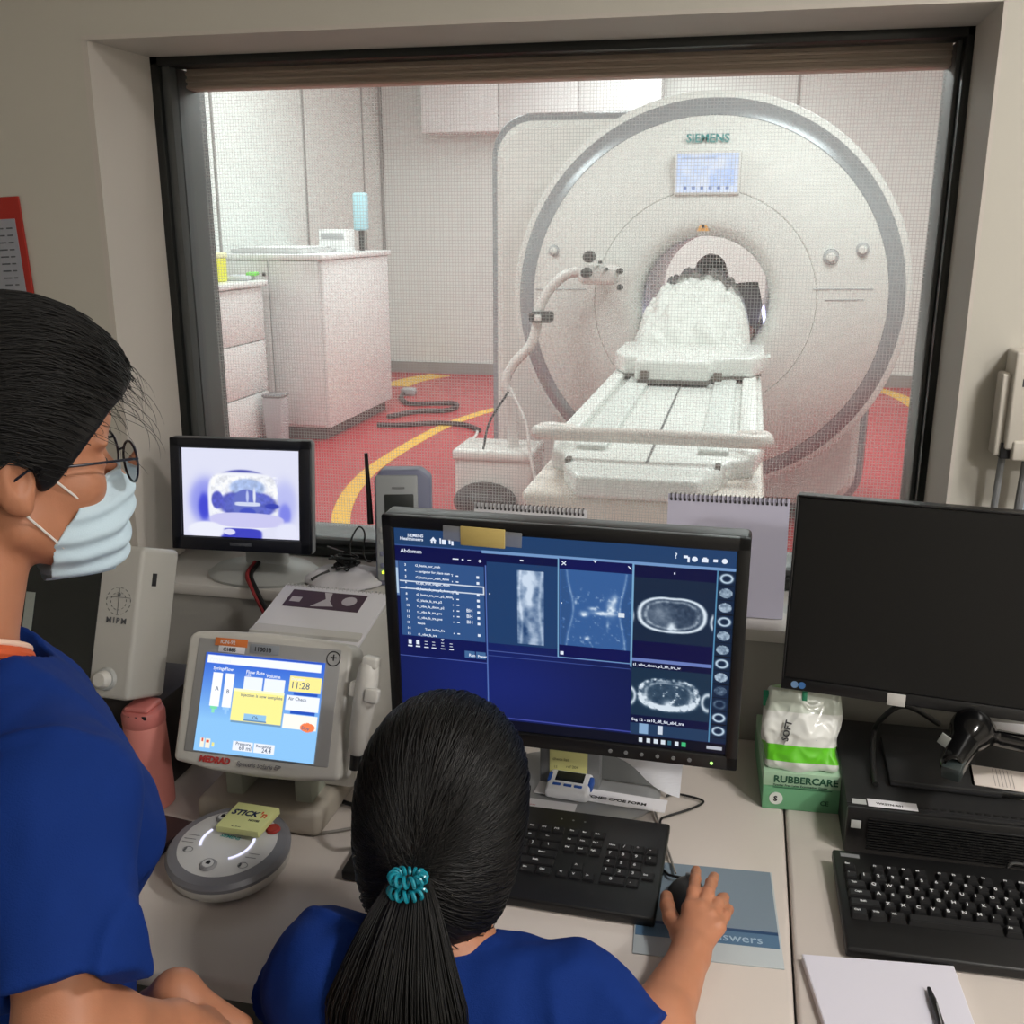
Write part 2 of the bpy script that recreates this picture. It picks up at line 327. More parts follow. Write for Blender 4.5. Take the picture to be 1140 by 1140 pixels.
# yellow safety line on the floor
def ribbon(name, pts, wd, z, m):
    P = [Vector((p[0], p[1], z)) for p in pts]; mb = MB(); vs = []; n = len(P)
    for i, p in enumerate(P):
        t = (P[min(i+1, n-1)]-P[max(i-1, 0)]).normalized(); s = Vector((-t.y, t.x, 0))*wd/2; vs += [p+s, p-s]
    k = len(vs); vs += [v-Vector((0, 0, .0025)) for v in vs]
    fs = [(2*i, 2*i+1, 2*i+3, 2*i+2) for i in range(n-1)]+[(k+2*i, 2*i, 2*i+2, k+2*i+2) for i in range(n-1)]+[(2*i+1, k+2*i+1, k+2*i+3, 2*i+3) for i in range(n-1)]
    mb.add(vs, fs); return mb.build(name, m, None, False)
def catmull(pts, k=8):
    pts = [Vector(p) for p in pts]; out = []; P = [pts[0]*2-pts[1]]+pts+[pts[-1]*2-pts[-2]]
    for i in range(1, len(P)-2):
        for j in range(k):
            t = j/k; a, b, c, d = P[i-1], P[i], P[i+1], P[i+2]
            out.append(.5*((2*b)+(c-a)*t+(2*a-5*b+4*c-d)*t*t+(3*b-a-3*c+d)*t**3))
    return out+[pts[-1]]
yl = [oz(x, y, 0) for x, y in ((560, 454), (539, 459), (501, 472), (467, 489), (422, 517), (396, 541), (382, 566), (379, 592), (384, 625))]
struct(ribbon('floor_stripe', catmull(yl, 6), .11, .003, YEL))
yl = [oz(x, y, 0) for x, y in ((975, 433), (1000, 441), (1025, 456), (1045, 475))]
struct(ribbon('floor_stripe_right', catmull(yl, 6), .16, .003, YEL))
yl = [oz(x, y, 0) for x, y in ((440, 430), (460, 423), (490, 417.5))]
struct(ribbon('floor_stripe_back', catmull(yl, 6), .3, .003, YEL))

# ================================================================== MRI SCANNER
CASE = mat('scanner_white_plastic', (222, 219, 215), .55); BAND = mat('scanner_grey_band', (150, 152, 156), .28, metal=.25)
DARK = mat('dark_rubber', (38, 36, 38), .5); CASEG = mat('scanner_grey_trim', (172, 172, 174), .4)
SC = Vector((-.215, 5.6, 1.255))
sc = thing('mri_scanner', 'large white ring-faced MRI scanner with round bore, seen through the window', 'MRI scanner', (SC.x, SC.y, 0))
z0 = SC.z
mb = MB(); mb.lathe([(.325, .1), (.325, -.16), (.335, -.20), (.355, -.235), (.385, -.25), (.43, -.25), (.50, -.242), (.545, -.235)], 96, 'y', (0, 0, z0)); mb.build('bore_collar', CASE, sc)
mb = MB(); mb.lathe([(.545, -.235), (.549, -.228), (.553, -.233), (.62, -.222), (.72, -.19), (.82, -.14), (.885, -.095), (.90, -.083)], 96, 'y', (0, 0, z0)); mb.build('front_cover', CASE, sc)
mb = MB(); mb.lathe([(.90, -.083), (.905, -.073), (.935, -.062), (.965, -.035), (.992, 0)], 96, 'y', (0, 0, z0)); mb.build('grey_band', BAND, sc)
mb = MB(); mb.lathe([(.992, 0), (1.01, .005), (1.026, .02), (1.032, .05), (1.028, .3), (.9, .36)], 96, 'y', (0, 0, z0)); mb.build('outer_rim', CASE, sc)
mb = MB(); mb.lathe([(.327, -.15), (.327, 1.5)], 96, 'y', (0, 0, z0)); mb.build('bore_tube', mat('bore_liner', (214, 208, 214), .3), sc)
# square-ish magnet housing behind the ring, with the bore passing through
def rrect(cx, cz, hx, hz, r, n=240):
    out = []
    for i in range(n):
        a = 2*PI*i/n; c, s = math.cos(a), math.sin(a)
        t = min(hx/max(abs(c), 1e-6), hz/max(abs(s), 1e-6)); x, z = c*t, s*t
        ax, az = abs(x)-(hx-r), abs(z)-(hz-r)
        if ax > 0 and az > 0:
            k = math.hypot(ax, az)
            # intersect the ray with the corner arc
            dx, dz = hx-r, hz-r; b_ = dx*abs(c)+dz*abs(s); cc = dx*dx+dz*dz-r*r; tt = b_+math.sqrt(max(b_*b_-cc, 0)); x, z = c*tt, s*tt
        px_, pz_ = cx+x, cz+z; q_ = math.hypot(px_, pz_-z0)
        if px_ > 0 and pz_ > z0-.1 and q_ > .97: px_, pz_ = px_*.97/q_, z0+(pz_-z0)*.97/q_
        out.append((px_, pz_))
    return out
bx0, bx1, bz0, bz1 = -1.50-SC.x+.04, .70-SC.x, .05, 2.235
cx, cz, hx, hz = (bx0+bx1)/2, (bz0+bz1)/2, (bx1-bx0)/2, (bz1-bz0)/2
def loops(mb, rings):
    vs = []; fs = []; n = len(rings[0][0])
    for pts, y in rings: vs += [(p[0], y, p[1]) for p in pts]
    for j in range(len(rings)-1):
        for i in range(n): fs.append((j*n+i, (j+1)*n+i, (j+1)*n+(i+1) % n, j*n+(i+1) % n))
    mb.add(vs, fs)
circ = lambda r: [(r*math.cos(2*PI*i/240), z0+r*math.sin(2*PI*i/240)) for i in range(240)]
mb = MB(); loops(mb, [(circ(.34), .3), (rrect(cx, cz, hx-.09, hz-.09, .16), .30), (rrect(cx, cz, hx-.05, hz-.05, .2), .33)]); mb.build('housing_front', CASE, sc)
mb = MB(); loops(mb, [(rrect(cx, cz, hx-.05, hz-.05, .2), .33), (rrect(cx, cz, hx-.015, hz-.015, .22), .36), (rrect(cx, cz, hx, hz, .23), .42)]); mb.build('housing_edge_band', BAND, sc)
mb = MB(); loops(mb, [(rrect(cx, cz, hx, hz, .23), .42), (rrect(cx, cz, hx, hz, .23), 1.4), (rrect(cx, cz, hx-.08, hz-.08, .2), 1.5), (circ(.33), 1.5)]); mb.build('housing', CASE, sc)
# bore light strips
LS = emat('bore_light', (205, 205, 255), 3.2)
for s in (-1, 1):
    a0 = -PI/2+s*1.22
    mb = MB(); n = 10
    for k in range(1):
        pts = [(.322*math.cos(a0+s*.10*i/n), z0+.322*math.sin(a0+s*.10*i/n)) for i in range(n+1)]
        vs = [(p[0], -.06, p[1]) for p in pts]+[(p[0], .9, p[1]) for p in pts]; mb.add(vs, [(i, i+1, n+2+i, n+1+i) for i in range(n)])
    mb.build('bore_light_strip', LS, sc)
def face(px, py, off=.005):   # point on the front cover along the sight line (world), returned in scanner space
    y = SC.y-.2
    for _ in range(6):
        p = oy(px, py, y); r = math.hypot(p.x-SC.x, p.z-SC.z); yy = float(np.interp(r, [.36, .43, .55, .62, .72, .82, .885], [-.24, -.25, -.235, -.222, -.19, -.14, -.095])); y = SC.y+yy-off
    p = oy(px, py, y); return Vector((p.x-SC.x, y-SC.y, p.z))
a, b = face(755, 172), face(821, 214); yy = min(a.y, b.y)-.012
mb = MB(); mb.box((a.x-.012, yy, b.z-.012), (b.x+.012, yy+.05, a.z+.012), .008); sd = mb.build('display', CASE, sc)
H, W = 60, 96; im = np.zeros((H, W, 3))+np.array([214, 226, 252.]); nz = noise2(H, W, 14, 3)[..., None]; im += (nz-.5)*np.array([50, 36, 10]); im[24:50, 52:90] -= (18, 12, 0)
for k in range(6): im[50:55, 12+k*13:17+k*13] = (120, 140, 190)
im[6:9, 8:60] -= 30
screen('display_screen', b.x-a.x, a.z-b.z, im, sc, yy-.001, (a.x+b.x)/2, (a.z+b.z)/2, 1.15)
p = face(788, 158, .004); text_mb('SIEMENS', .056, TR((p.x, p.y-.004, p.z)), .0012, .001, 'CENTER').build('logo_lettering', mat('teal_lettering', (40, 140, 140), .5), sc, False)
p = face(783, 251, .002); mb = MB(); mb.prism([(p.x-.032, p.z-.028), (p.x+.032, p.z-.028), (p.x, p.z+.03)], p.y-.002, p.y+.004, 'y', .003); mb.build('warning_sticker', mat('orange_sticker', (222, 160, 84), .5), sc)
mb = MB(); mb.prism([(p.x-.006, p.z-.012), (p.x+.006, p.z-.012), (p.x+.003, p.z+.012), (p.x-.003, p.z+.012)], p.y-.004, p.y-.001, 'y'); mb.build('warning_mark', DARK, sc)
for (x, y, r, mm_) in ((925, 286, .034, CASEG), (960, 278, .030, CASEG), (617, 279, .026, CASEG)):
    p = face(x, y, 0); mb = MB(); mb.cyl((p.x, p.y+.03, p.z), (p.x, p.y-.018, p.z), r*1.2, r*1.1, 28, bev=.006); k_ = mb.build('control_knob', mm_, sc)
    MB().cyl((p.x, p.y-.017, p.z), (p.x, p.y-.034, p.z), r*.72, r*.65, 24, bev=.005).build('knob_cap', CASE, k_)
for (x0, x1, y) in ((905, 972, 322), (918, 962, 334), (596, 652, 322)):
    mb = MB(); pts = [face(x0+(x1-x0)*i/8, y, .0005) for i in range(9)]; mb.tube(pts, .0035, 6); mb.build('panel_groove', CASEG, sc)

# ---- patient table
tb = thing('patient_table', 'white MRI patient table with end rail running into the scanner bore', 'patient table', (-.25, 3.6, 0))
TC = mat('table_white', (228, 228, 224), .35, coat=.1); BE = mat('table_beige_cover', (214, 200, 190), .4)
def T(x, y, z): return (x+.25, y-3.6, z)
out = [(-.58, 6.6), (-.58, 3.25), (-.545, 2.98), (-.50, 2.93), (-.475, 2.80), (-.42, 2.66), (-.10, 2.66), (-.045, 2.80), (-.02, 2.93), (.045, 2.98), (.08, 3.25), (.08, 6.6)]
MB().prism([(x+.25, y-3.6) for x, y in out], .925, .985, 'z', .012, 3).build('table_top', TC, tb)
for x0, x1, h in ((-.56, -.50, 1.01), (.0, .06, 1.01)): MB().box(T(x0, 3.2, .98), T(x1, 6.5, h), .012, 3).build('side_rail', TC, tb)
for x0, x1 in ((-.475, -.385), (-.115, -.025)): MB().box(T(x0, 3.0, .98), T(x1, 6.5, 1.0), .008, 3).build('padded_track', mat('table_track', (214, 216, 212), .4), tb)
MB().box(T(-.253, 2.85, .984), T(-.247, 6.4, .9875)).build('centre_groove', mat('groove', (84, 84, 84), .6), tb)
for x in (-.47, -.052): MB().box(T(x-.008, 2.82, .95), T(x+.008, 2.86, .995), .003).build('latch_slot', mat('latch_dark', (90, 78, 70), .5), tb)
rail = catmull([T(-.50, 3.1, 1.02), T(-.56, 3.05, 1.035), T(-.575, 2.96, 1.045), T(-.54, 2.90, 1.05), T(-.25, 2.885, 1.055), T(.04, 2.90, 1.05), T(.075, 2.96, 1.045), T(.06, 3.05, 1.035), T(.0, 3.1, 1.02)], 6)
MB().tube(rail, .021, 14).build('end_rail', mat('rail_plastic', (222, 212, 206), .35), tb)
mb = MB(); mb.prism([(-.585+.25, .93), (-.50+.25, .72), (0.0+.25, .72), (.085+.25, .93)], -.93, 2.0, 'y', .03, 3); mb.build('table_body', BE, tb)
MB().box(T(-.43, 3.1, .12), T(-.07, 4.7, .73), .04, 3).build('support_column', mat('column_beige', (222, 200, 176), .5), tb)
MB().box(T(-.52, 3.0, 0), T(.02, 5.0, .13), .03, 3).build('foot_plate', CASEG, tb)

# ---- white coil block on the table
cb = [(-.56, 4.60), (-.50, 4.46), (-.44, 4.46), (-.44, 4.30), (-.13, 4.30), (-.13, 4.42), (-.04, 4.46), (.04, 4.46), (.09, 4.60), (.09, 5.0), (-.56, 5.0)]
ck = thing('coil_block', 'white flat coil block with stepped front edge lying across the patient table', 'imaging coil', (-.24, 4.6, 1.0))
MB().prism([(x+.24, y-4.6) for x, y in cb], .012, .095, 'z', .014, 3).build('coil_shell', TC, ck)
MB().prism([(x*.96+.24-.008, y-4.6+.006) for x, y in cb], 0.0, .013, 'z').build('base_gasket', mat('coil_gasket', (110, 104, 98), .6), ck)
for x in (-.40, -.10): MB().box((x+.24-.018, 4.285-4.6, .015), (x+.24+.018, 4.31-4.6, .05), .004).build('latch', mat('latch_dark', (90, 78, 70), .5), ck)

# ---- patient and blanket
SKIN = mat('skin', (196, 140, 112), .5, sss=.12, noise=.06, nscale=40, bump=.06, bscale=500)
HAIR = mat('black_hair', (14, 12, 12), .38, spec=.7)
pt = thing('person', 'patient lying on the scanner table under a white sheet, dark hair showing in the bore', 'person', (-.22, 5.6, 1.0))
def patient(P):
    c = lambda x, y, z: (x+.22-.22, y-5.6, z-1.0)
    d = ell(P, (0, .30, .12), (.18, .28, .10)); d = smin(d, ell(P, (0, -.02, .11), (.17, .22, .09)), .06)
    d = smin(d, cap(P, (0, .60, .16), (0, .70, .24), .055), .05); d = smin(d, ell(P, (.0, .80, .31), (.078, .10, .11)), .03)
    for s in (-1, 1):
        d = smin(d, cap(P, (s*.09, -.1, .11), (s*.10, -.42, .20), .075, .055), .05); d = smin(d, cap(P, (s*.10, -.42, .20), (s*.10, -.52, .055), .055, .04), .03)
        d = smin(d, cap(P, (s*.10, -.52, .05), (s*.11, -.60, .10), .035, .025), .02); d = smin(d, cap(P, (s*.19, .48, .13), (s*.235, .18, .08), .045, .035), .04); d = smin(d, cap(P, (s*.235, .18, .08), (s*.22, -.06, .06), .035, .025), .02)
    return d
organic('body', patient, (-.33, -.66, -.02), (.33, .95, .46), .012, SKIN, pt)
organic('hair', lambda P: smax(ell(P, (.0, .80, .345), (.098, .12, .125)), -(P[:, 2]-.27), .02)+.002*wav(P, 120), (-.13, .64, .2), (.13, .96, .5), .006, HAIR, pt)
def blank(P):
    x, y, z = P[:, 0], P[:, 1], P[:, 2]
    prof = np.interp(y, [-.62, -.5, -.4, -.15, .2, .45, .62], [.10, .26, .34, .345, .37, .385, .27]); half = np.interp(y, [-.62, -.4, .6], [.26, .285, .27])
    u = np.clip(np.abs(x+.01)/half, 0, 1.2); top = prof*np.sqrt(np.clip(1-u**2.6, 0, 1))
    top = top+.050*np.abs(wav(P*np.array([1, 1, 0]), 26))+.034*np.abs(wav(P*np.array([1, 1.3, 0]), 52, 1.0))-.034+.010*wav(P*np.array([1, 1, 0]), 110, 2.)+.02*np.exp(-((x+.14-.25*y)/.02)**2)
    d = (z-top)*.6; d = smax(d, -(top-.022-z)*.6, .004) if False else d
    d = smax(d, y-.60, .01); d = smax(d, -.60-y, .01); d = smax(d, .012-z, .004)
    return d
SHEET = mat('white_sheet', (228, 228, 224), .8, bump=.3, bscale=60)
bl = organic('blanket', blank, (-.34, -.66, -.01), (.34, .66, .46), .009, SHEET)
bl.location = (-.24, 5.52, .998); tag(bl, 'crumpled white sheet draped over the patient on the scanner table', 'blanket')
# dark foam wedge in the bore beside the patient
wd = MB(); wd.prism([(.02, 0), (.10, .03), (.125, .16), (.10, .26), (-.02, .25), (-.0, .18)], 0, .5, 'y', .01); wd = wd.build('positioning_pad', mat('dark_grey_foam', (92, 86, 92), .8))
wd.location = (.005-.05, 5.75, 1.06); tag(wd, 'dark grey positioning pad between the patient and the right side of the bore', 'pad')

# ---- contrast injector on its stand
IC = mat('injector_white', (222, 216, 212), .35)
B0 = oy(556, 560, 5.25); inj = thing('injector_stand', 'white contrast injector on a curved arm and wheeled base, left of the patient table', 'contrast injector', (B0.x, 5.25, 0))
def I(px, py, y=5.25): p = oy(px, py, y); return Vector((p.x-B0.x, y-5.25, p.z))
MB().box(I(512, 560)+Vector((0, -.12, 0)), I(598, 503)+Vector((0, .2, 0)), .035, 4).build('base_cabinet', IC, inj)
q = I(512, 503); q2 = I(590, 497); MB().box((q.x-.01, -.13, q.z-.02), (q2.x+.04, .21, q.z+.04), .018, 3).build('base_lid', IC, inj)
mb = MB(); mb.ball(I(540, 558, 5.1), (.17, .14, .10), 20); mb.build('wheel_hood', mat('dark_brown_plastic', (62, 46, 46), .5), inj)
for x, y, yy in ((593, 562, 5.2), (520, 566, 5.45), (580, 566, 5.5)):
    p = I(x, y, yy); mb = MB(); mb.cyl((p.x-.02, p.y, .05), (p.x+.02, p.y, .05), .05, n=20, bev=.01); mb.cyl((p.x, p.y, .05), (p.x, p.y, max(p.z, .12)+.1), .014, n=8); mb.build('caster', DARK, inj)
pole = [I(572, 505), I(570, 470), I(568, 440)]; MB().tube(pole, .032, 14).build('pole', IC, inj)
arm = catmull([I(567, 442), I(563, 425), I(572, 405), I(590, 385), I(597, 365), I(600, 345), I(612, 322), I(630, 306), I(650, 302)], 6)
MB().tube(arm, .026, 14).build('arm', IC, inj)
p = I(602, 353); MB().box((p.x-.055, -.05, p.z-.026), (p.x+.065, .03, p.z+.03), .014, 3).build('arm_clamp', mat('clamp_dark', (60, 58, 58), .4), inj)
MB().box((p.x-.022, -.056, p.z-.016), (p.x+.012, -.04, p.z+.016), .005).build('clamp_label', IC, inj)
p = I(668, 306); hd = MB(); hd.box((p.x-.10, -.08, p.z-.045), (p.x+.10, .07, p.z+.05), .03, 4, M=TR() ); hd = hd.build('injector_head', IC, inj)
for x, y, r in ((655, 286, .030), (652, 304, .026)):
    k = I(x, y, 5.12); MB().cyl((k.x, k.y+.06, k.z), (k.x, k.y-.02, k.z), r, r*.9, 20, bev=.008).build('syringe_port', mat('clamp_dark', (60, 58, 58), .4), inj)
for x, y, r in ((690, 302, .015), (690, 320, .015), (675, 300, .009), (668, 292, .008)):
    k = I(x, y, 5.16); MB().cyl((k.x, k.y+.03, k.z), (k.x, k.y-.01, k.z), r, n=12, bev=.003).build('button', mat('clamp_dark', (60, 58, 58), .4), inj)
mb = MB(); mb.tube(catmull([I(568, 432, 5.2), I(585, 470, 5.15), I(590, 505, 5.1), I(598, 540, 5.05), I(612, 565, 5.0)], 8), .008, 8); mb.build('white_cable', IC, inj)
mb = MB(); mb.tube(catmull([I(566, 436, 5.2), I(545, 470, 5.15), I(538, 500, 5.08)], 8), .006, 8); mb.build('dark_cable', DARK, inj)

# ---- foot switch / dark caster near the table
fs_ = thing('foot_pedal', 'small dark foot pedal on the red floor left of the table', 'foot pedal', oz(628, 562, 0))
MB().box((-.05, -.09, 0), (.05, .09, .07), .02, 3).build('pedal_body', mat('clamp_dark', (60, 58, 58), .4), fs_); MB().box((-.035, -.075, .07), (.035, .02, .085), .01, 2, M=TR((0, 0, 0), (.12, 0, 0))).build('pedal_plate', CASEG, fs_)

# ---- furniture along the left wall
cab = thing('storage_cabinet', 'tall white storage cabinet with pale top on the red floor', 'cabinet', (-3.58, 7.45, 0))
def box_part(name, lo, hi, m, parent, bev=.004): return MB().box(lo, hi, bev).build(name, m, parent)
box_part('carcass', (-.43, .02, .1), (.43, 1.5, 1.38), WHITE, cab); box_part('plinth', (-.43, .06, 0), (.40, 1.46, .1), mat('plinth_grey', (110, 92, 92), .6), cab)
box_part('worktop', (-.44, -.02, 1.38), (.47, 1.55, 1.42), WHITE, cab, .008)
dk = box_part('door', (-.42, -.0, .12), (.01, .02, 1.37), WHITE, cab); box_part('lock', (.0-.03, -.006, 1.26), (-.005, .0, 1.285), mat('clamp_dark', (60, 58, 58), .4), dk, .002)
box_part('door', (.02, -.0, .12), (.42, .02, 1.37), WHITE, cab)
box_part('side_panel', (.43, .02, .1), (.45, 1.5, 1.375), WHITE, cab)
ct = thing('counter_unit', 'white drawer counter against the left scan-room wall, nearest the window', 'cabinet', (-3.78, 5.8, 0))
box_part('carcass', (-.24, -1.6, .08), (.24, 1.45, 1.2), WHITE, ct); box_part('plinth', (-.24, -1.6, 0), (.2, 1.42, .08), MATS['plinth_grey'], ct); box_part('worktop', (-.245, -1.62, 1.2), (.285, 1.5, 1.24), WHITE, ct, .01)
for y0, y1 in ((-1.58, -.06), (-.04, 1.44)):
    for z_0, z_1 in ((.1, .42), (.43, .80), (.81, 1.19)): box_part('drawer', (.24, y0, z_0), (.26, y1, z_1), WHITE, ct)
cp = thing('wall_cupboard', 'white wall cupboard high on the scan-room back wall', 'cupboard', (-2.2, 11.22, 2.57))
box_part('carcass', (-1.25, -.14, 0), (1.25, .18, .8), WHITE, cp); 
for k in range(3): box_part('door', (-1.25+k*.833+.004, -.16, .004), (-1.25+(k+1)*.833-.004, -.14, .796), WHITE, cp)
d = ray(234, 302); p = Vector(EYE+d*(-3.75/d[0])); p.z = 1.24
sb = thing('sharps_bin', 'yellow plastic sharps bin on the drawer counter', 'sharps bin', p)
MB().box((-.11, -.1, 0), (.085, .1, .17), .015, 3).build('bin_body', mat('yellow_plastic', (228, 226, 70), .4), sb); MB().box((-.115, -.105, .165), (.09, .105, .205), .012, 3).build('lid', mat('pale_yellow_plastic', (236, 236, 190), .4), sb)
d = ray(272, 314); p = Vector(EYE+d*(-3.66/d[0])); p.z = 1.24
gw = thing('wipes_pack', 'flat grey and green wipes packet on the drawer counter', 'wipes', p, (0, 0, .3))
MB().box((-.12, -.16, 0), (.06, .16, .035), .012, 3).build('packet', mat('grey_pack', (200, 204, 208), .5), gw); MB().box((.02, -.05, .03), (.1, .1, .055), .01, 2).build('flap', mat('green_film', (120, 220, 80), .4), gw)
d = ray(402, 262); p = Vector(EYE+d*(-3.5/d[0])); p = oy(402, 264, 8.7); p.z = 1.42
bo = thing('sanitiser_bottle', 'pale blue bottle with dark nozzle standing on the tall cabinet', 'bottle', p)
MB().box((-.055, -.04, .17), (.065, .04, .48), .02, 3).build('bottle_body', mat('pale_blue_plastic', (176, 214, 224), .4), bo); MB().box((-.016, -.02, 0), (.03, .02, .18), .01, 2).build('nozzle', mat('clamp_dark', (60, 58, 58), .4), bo)
p = oy(330, 275, 7.9); p.z = 1.42
tr_ = thing('tray', 'low pale grey tray lying on the tall cabinet', 'tray', (-3.55, 7.9, 1.42)); MB().box((-.40, -.28, 0), (.18, .5, .035), .01, 3).build('tray_base', mat('tray_grey', (196, 196, 196), .4), tr_); MB().box((-.36, -.24, .035), (.14, .46, .05), .008, 2).build('tray_pad', WHITE, tr_)
p = oy(395, 262, 8.4); cbx = thing('supply_box', 'small white supply box on the tall cabinet left of the bottle', 'box', (p.x-.18, 8.45, 1.42)); MB().box((-.12, -.1, 0), (.12, .1, .18), .008).build('carton', WHITE, cbx)
MB().box((-.10, -.104, .10), (.10, -.099, .15), .001).build('label_strip', CASEG, cbx)
bn = thing('waste_bin', 'small grey waste bin beside the drawer counter on the red floor', 'bin', (-3.40, 7.1, 0)); MB().prism([(-.06, 0), (.06, 0), (.075, .4), (-.075, .4)], -.07, .07, 'y', .01).build('bin_body', mat('bin_grey', (176, 172, 176), .5), bn); MB().box((-.08, -.075, .4), (.08, .075, .42), .008).build('lid', mat('bin_lid', (120, 116, 120), .5), bn)
# cables on the scan room floor
CB = mat('cable_dark', (70, 46, 48), .5)
def floor_cable(name, px, r, m, label, z=None):
    o = MB().tube(catmull([oz(x, y, r) for x, y in px], 8), r, 8).build(name, m); return tag(o, label, 'cable')
floor_cable('floor_cable', [(452, 434), (447, 442), (455, 449), (480, 449), (505, 449), (508, 453), (495, 457), (465, 458), (432, 464)], .022, CB, 'dark cable looping on the red floor beside the tall cabinet')
floor_cable('floor_cable', [(420, 473), (450, 473), (480, 471), (510, 472), (522, 474), (534, 479)], .020, CB, 'dark cable running straight across the yellow floor line')
floor_cable('floor_cable', [(522, 474), (531, 479), (528, 487), (515, 495), (508, 504), (510, 511), (516, 513)], .011, IC, 'thin pale cable running to the injector base')
dsp = thing('wall_dispenser', 'small pale box fixed low on the cabinet side at the floor', 'box', oz(456, 440, 0)); MB().box((-.08, -.04, 0), (.06, .06, .07), .015, 3).build('housing', CASEG, dsp)
# ceiling luminaires of the scan room (area lights only)
for i, (x, y) in enumerate(((-2.6, 4.0), (.9, 4.0), (-2.6, 7.6), (.9, 7.6), (-.9, 9.9))):
    la = bpy.data.lights.new('scan_room_lamp', 'AREA'); la.shape = 'RECTANGLE'; la.size = 1.2; la.size_y = 1.2; la.energy = 66; la.color = (.90, 1, .985)
    o = bpy.data.objects.new('scan_room_lamp', la); COL.objects.link(o); o.location = (x, y, MZ-.02)
# ================================================================== DESK
DZ = .73
dl = thing('desk', 'white laminate desk section holding the lit monitor, left of the seam', 'desk', (-.6, 1.35, 0))
MB().box((XL+.6+.02, .97-1.35, .70), (.1045+.6, 1.755-1.35, DZ), .008, 3).build('desk_top', DESKM, dl)
for x in (-1.2, .66): MB().box((x, -.3, 0), (x+.03, .38, .70), .003).build('side_panel', DESKM, dl)
d2 = thing('desk', 'white laminate desk section holding the dark monitor, right of the seam', 'desk', (.9, 1.3, 0))
MB().box((.1075-.9, .80-1.3, .70), (XR-.9-.02, 1.755-1.3, DZ), .006, 3).build('desk_top', DESKM, d2)
for x in (-.75, .7): MB().box((x, -.4, 0), (x+.03, .42, .70), .003).build('side_panel', DESKM, d2)

BLK = mat('black_plastic', (20, 20, 21), .38); BLKM = mat('matte_black_plastic', (24, 24, 25), .55); GLOSS = mat('gloss_black', (10, 10, 11), .12)
OFFW = mat('off_white_plastic', (206, 204, 198), .4); GREYP = mat('mid_grey_plastic', (128, 130, 132), .45); SILV = mat('silver_plastic', (168, 170, 172), .35, metal=.4)
LGREY = mat('light_grey_plastic', (176, 178, 176), .45); INK = mat('dark_ink', (30, 30, 34), .6); WINK = mat('white_legend', (210, 212, 215), .5)
PAPER = mat('white_paper', (232, 231, 236), .8, noise=.01, nscale=30); CABLE = mat('black_cable', (16, 16, 17), .45)
def place(o, M): o.matrix_local = M; return o
def rim_panel(w, h, d, bz, bev=.006):
    # monitor housing: slab with a recessed front opening; front face at y=0
    mb = MB(); l, r, b, t = bz
    mb.box((-w/2, .006, -h/2), (w/2, d, h/2), bev, 3)
    for lo, hi in (((-w/2, 0, h/2-t), (w/2, .012, h/2)), ((-w/2, 0, -h/2), (w/2, .012, -h/2+b)), ((-w/2, 0, -h/2), (-w/2+l, .012, h/2)), ((w/2-r, 0, -h/2), (w/2, .012, h/2))): mb.box(lo, hi, .0025, 2)
    return mb

# ------------------------------------------------------------------ main workstation monitor
mon = thing('monitor', 'lit wide monitor showing dark blue scan images with yellow paper taped on its top edge', 'monitor', (-.235, 1.50, DZ))
PM = TR((-.226+.235, 1.302-1.50, 1.077-DZ), (R_(3), 0, R_(-1)))
W, H = .499, .339
place(rim_panel(W, H, .045, (.017, .017, .022, .018)).build('housing', BLK, mon), PM)
SWm, SHm = .465, .297
iw, ih = 560, 356; im = np.zeros((ih, iw, 3)); yy, xx = np.mgrid[0:ih, 0:iw]; U = xx/(iw-1); Vv = yy/(ih-1)
im[:] = (16, 26, 74); g = np.exp(-(((U-.30)/.35)**2+((Vv-.75)/.3)**2))[..., None]; im += g*np.array([10, 14, 40])
def rc(u0, v0, u1, v1, c, a=1.0):
    s = (slice(int(v0*ih), max(int(v0*ih)+1, int(v1*ih))), slice(int(u0*iw), max(int(u0*iw)+1, int(u1*iw)))); im[s] = im[s]*(1-a)+np.array(c, float)*a
rc(0, 0, 1, .085, (34, 66, 110)); rc(0, .085, 1, .17, (14, 18, 74)); rc(.27, .083, 1, .098, (120, 158, 208)); rc(0, .083, .27, .088, (60, 90, 150))
rc(.012, .165, .275, .545, (52, 88, 142)); rc(.0, .165, .01, .34, (90, 120, 170)); rc(.0, .2, .008, .33, (190, 215, 240))
rc(0, .545, .28, .65, (18, 26, 88)); rc(0, .652, .28, .656, (90, 110, 190)); rc(.28, .155, .283, .94, (90, 120, 190)); rc(.28, .585, .716, .589, (90, 110, 180)); rc(.28, .61, .716, .614, (70, 90, 160))
for (a, b) in ((.02, .004),): rc(.012, .262, .274, .268, (225, 235, 250)); rc(.012, .298, .274, .304, (225, 235, 250)); rc(.272, .262, .275, .304, (225, 235, 250))
rc(.21, .60, .242, .635, (70, 110, 160)); rc(.246, .60, .276, .635, (70, 110, 160))
nz = noise2(ih, iw, 9, 5, 4)
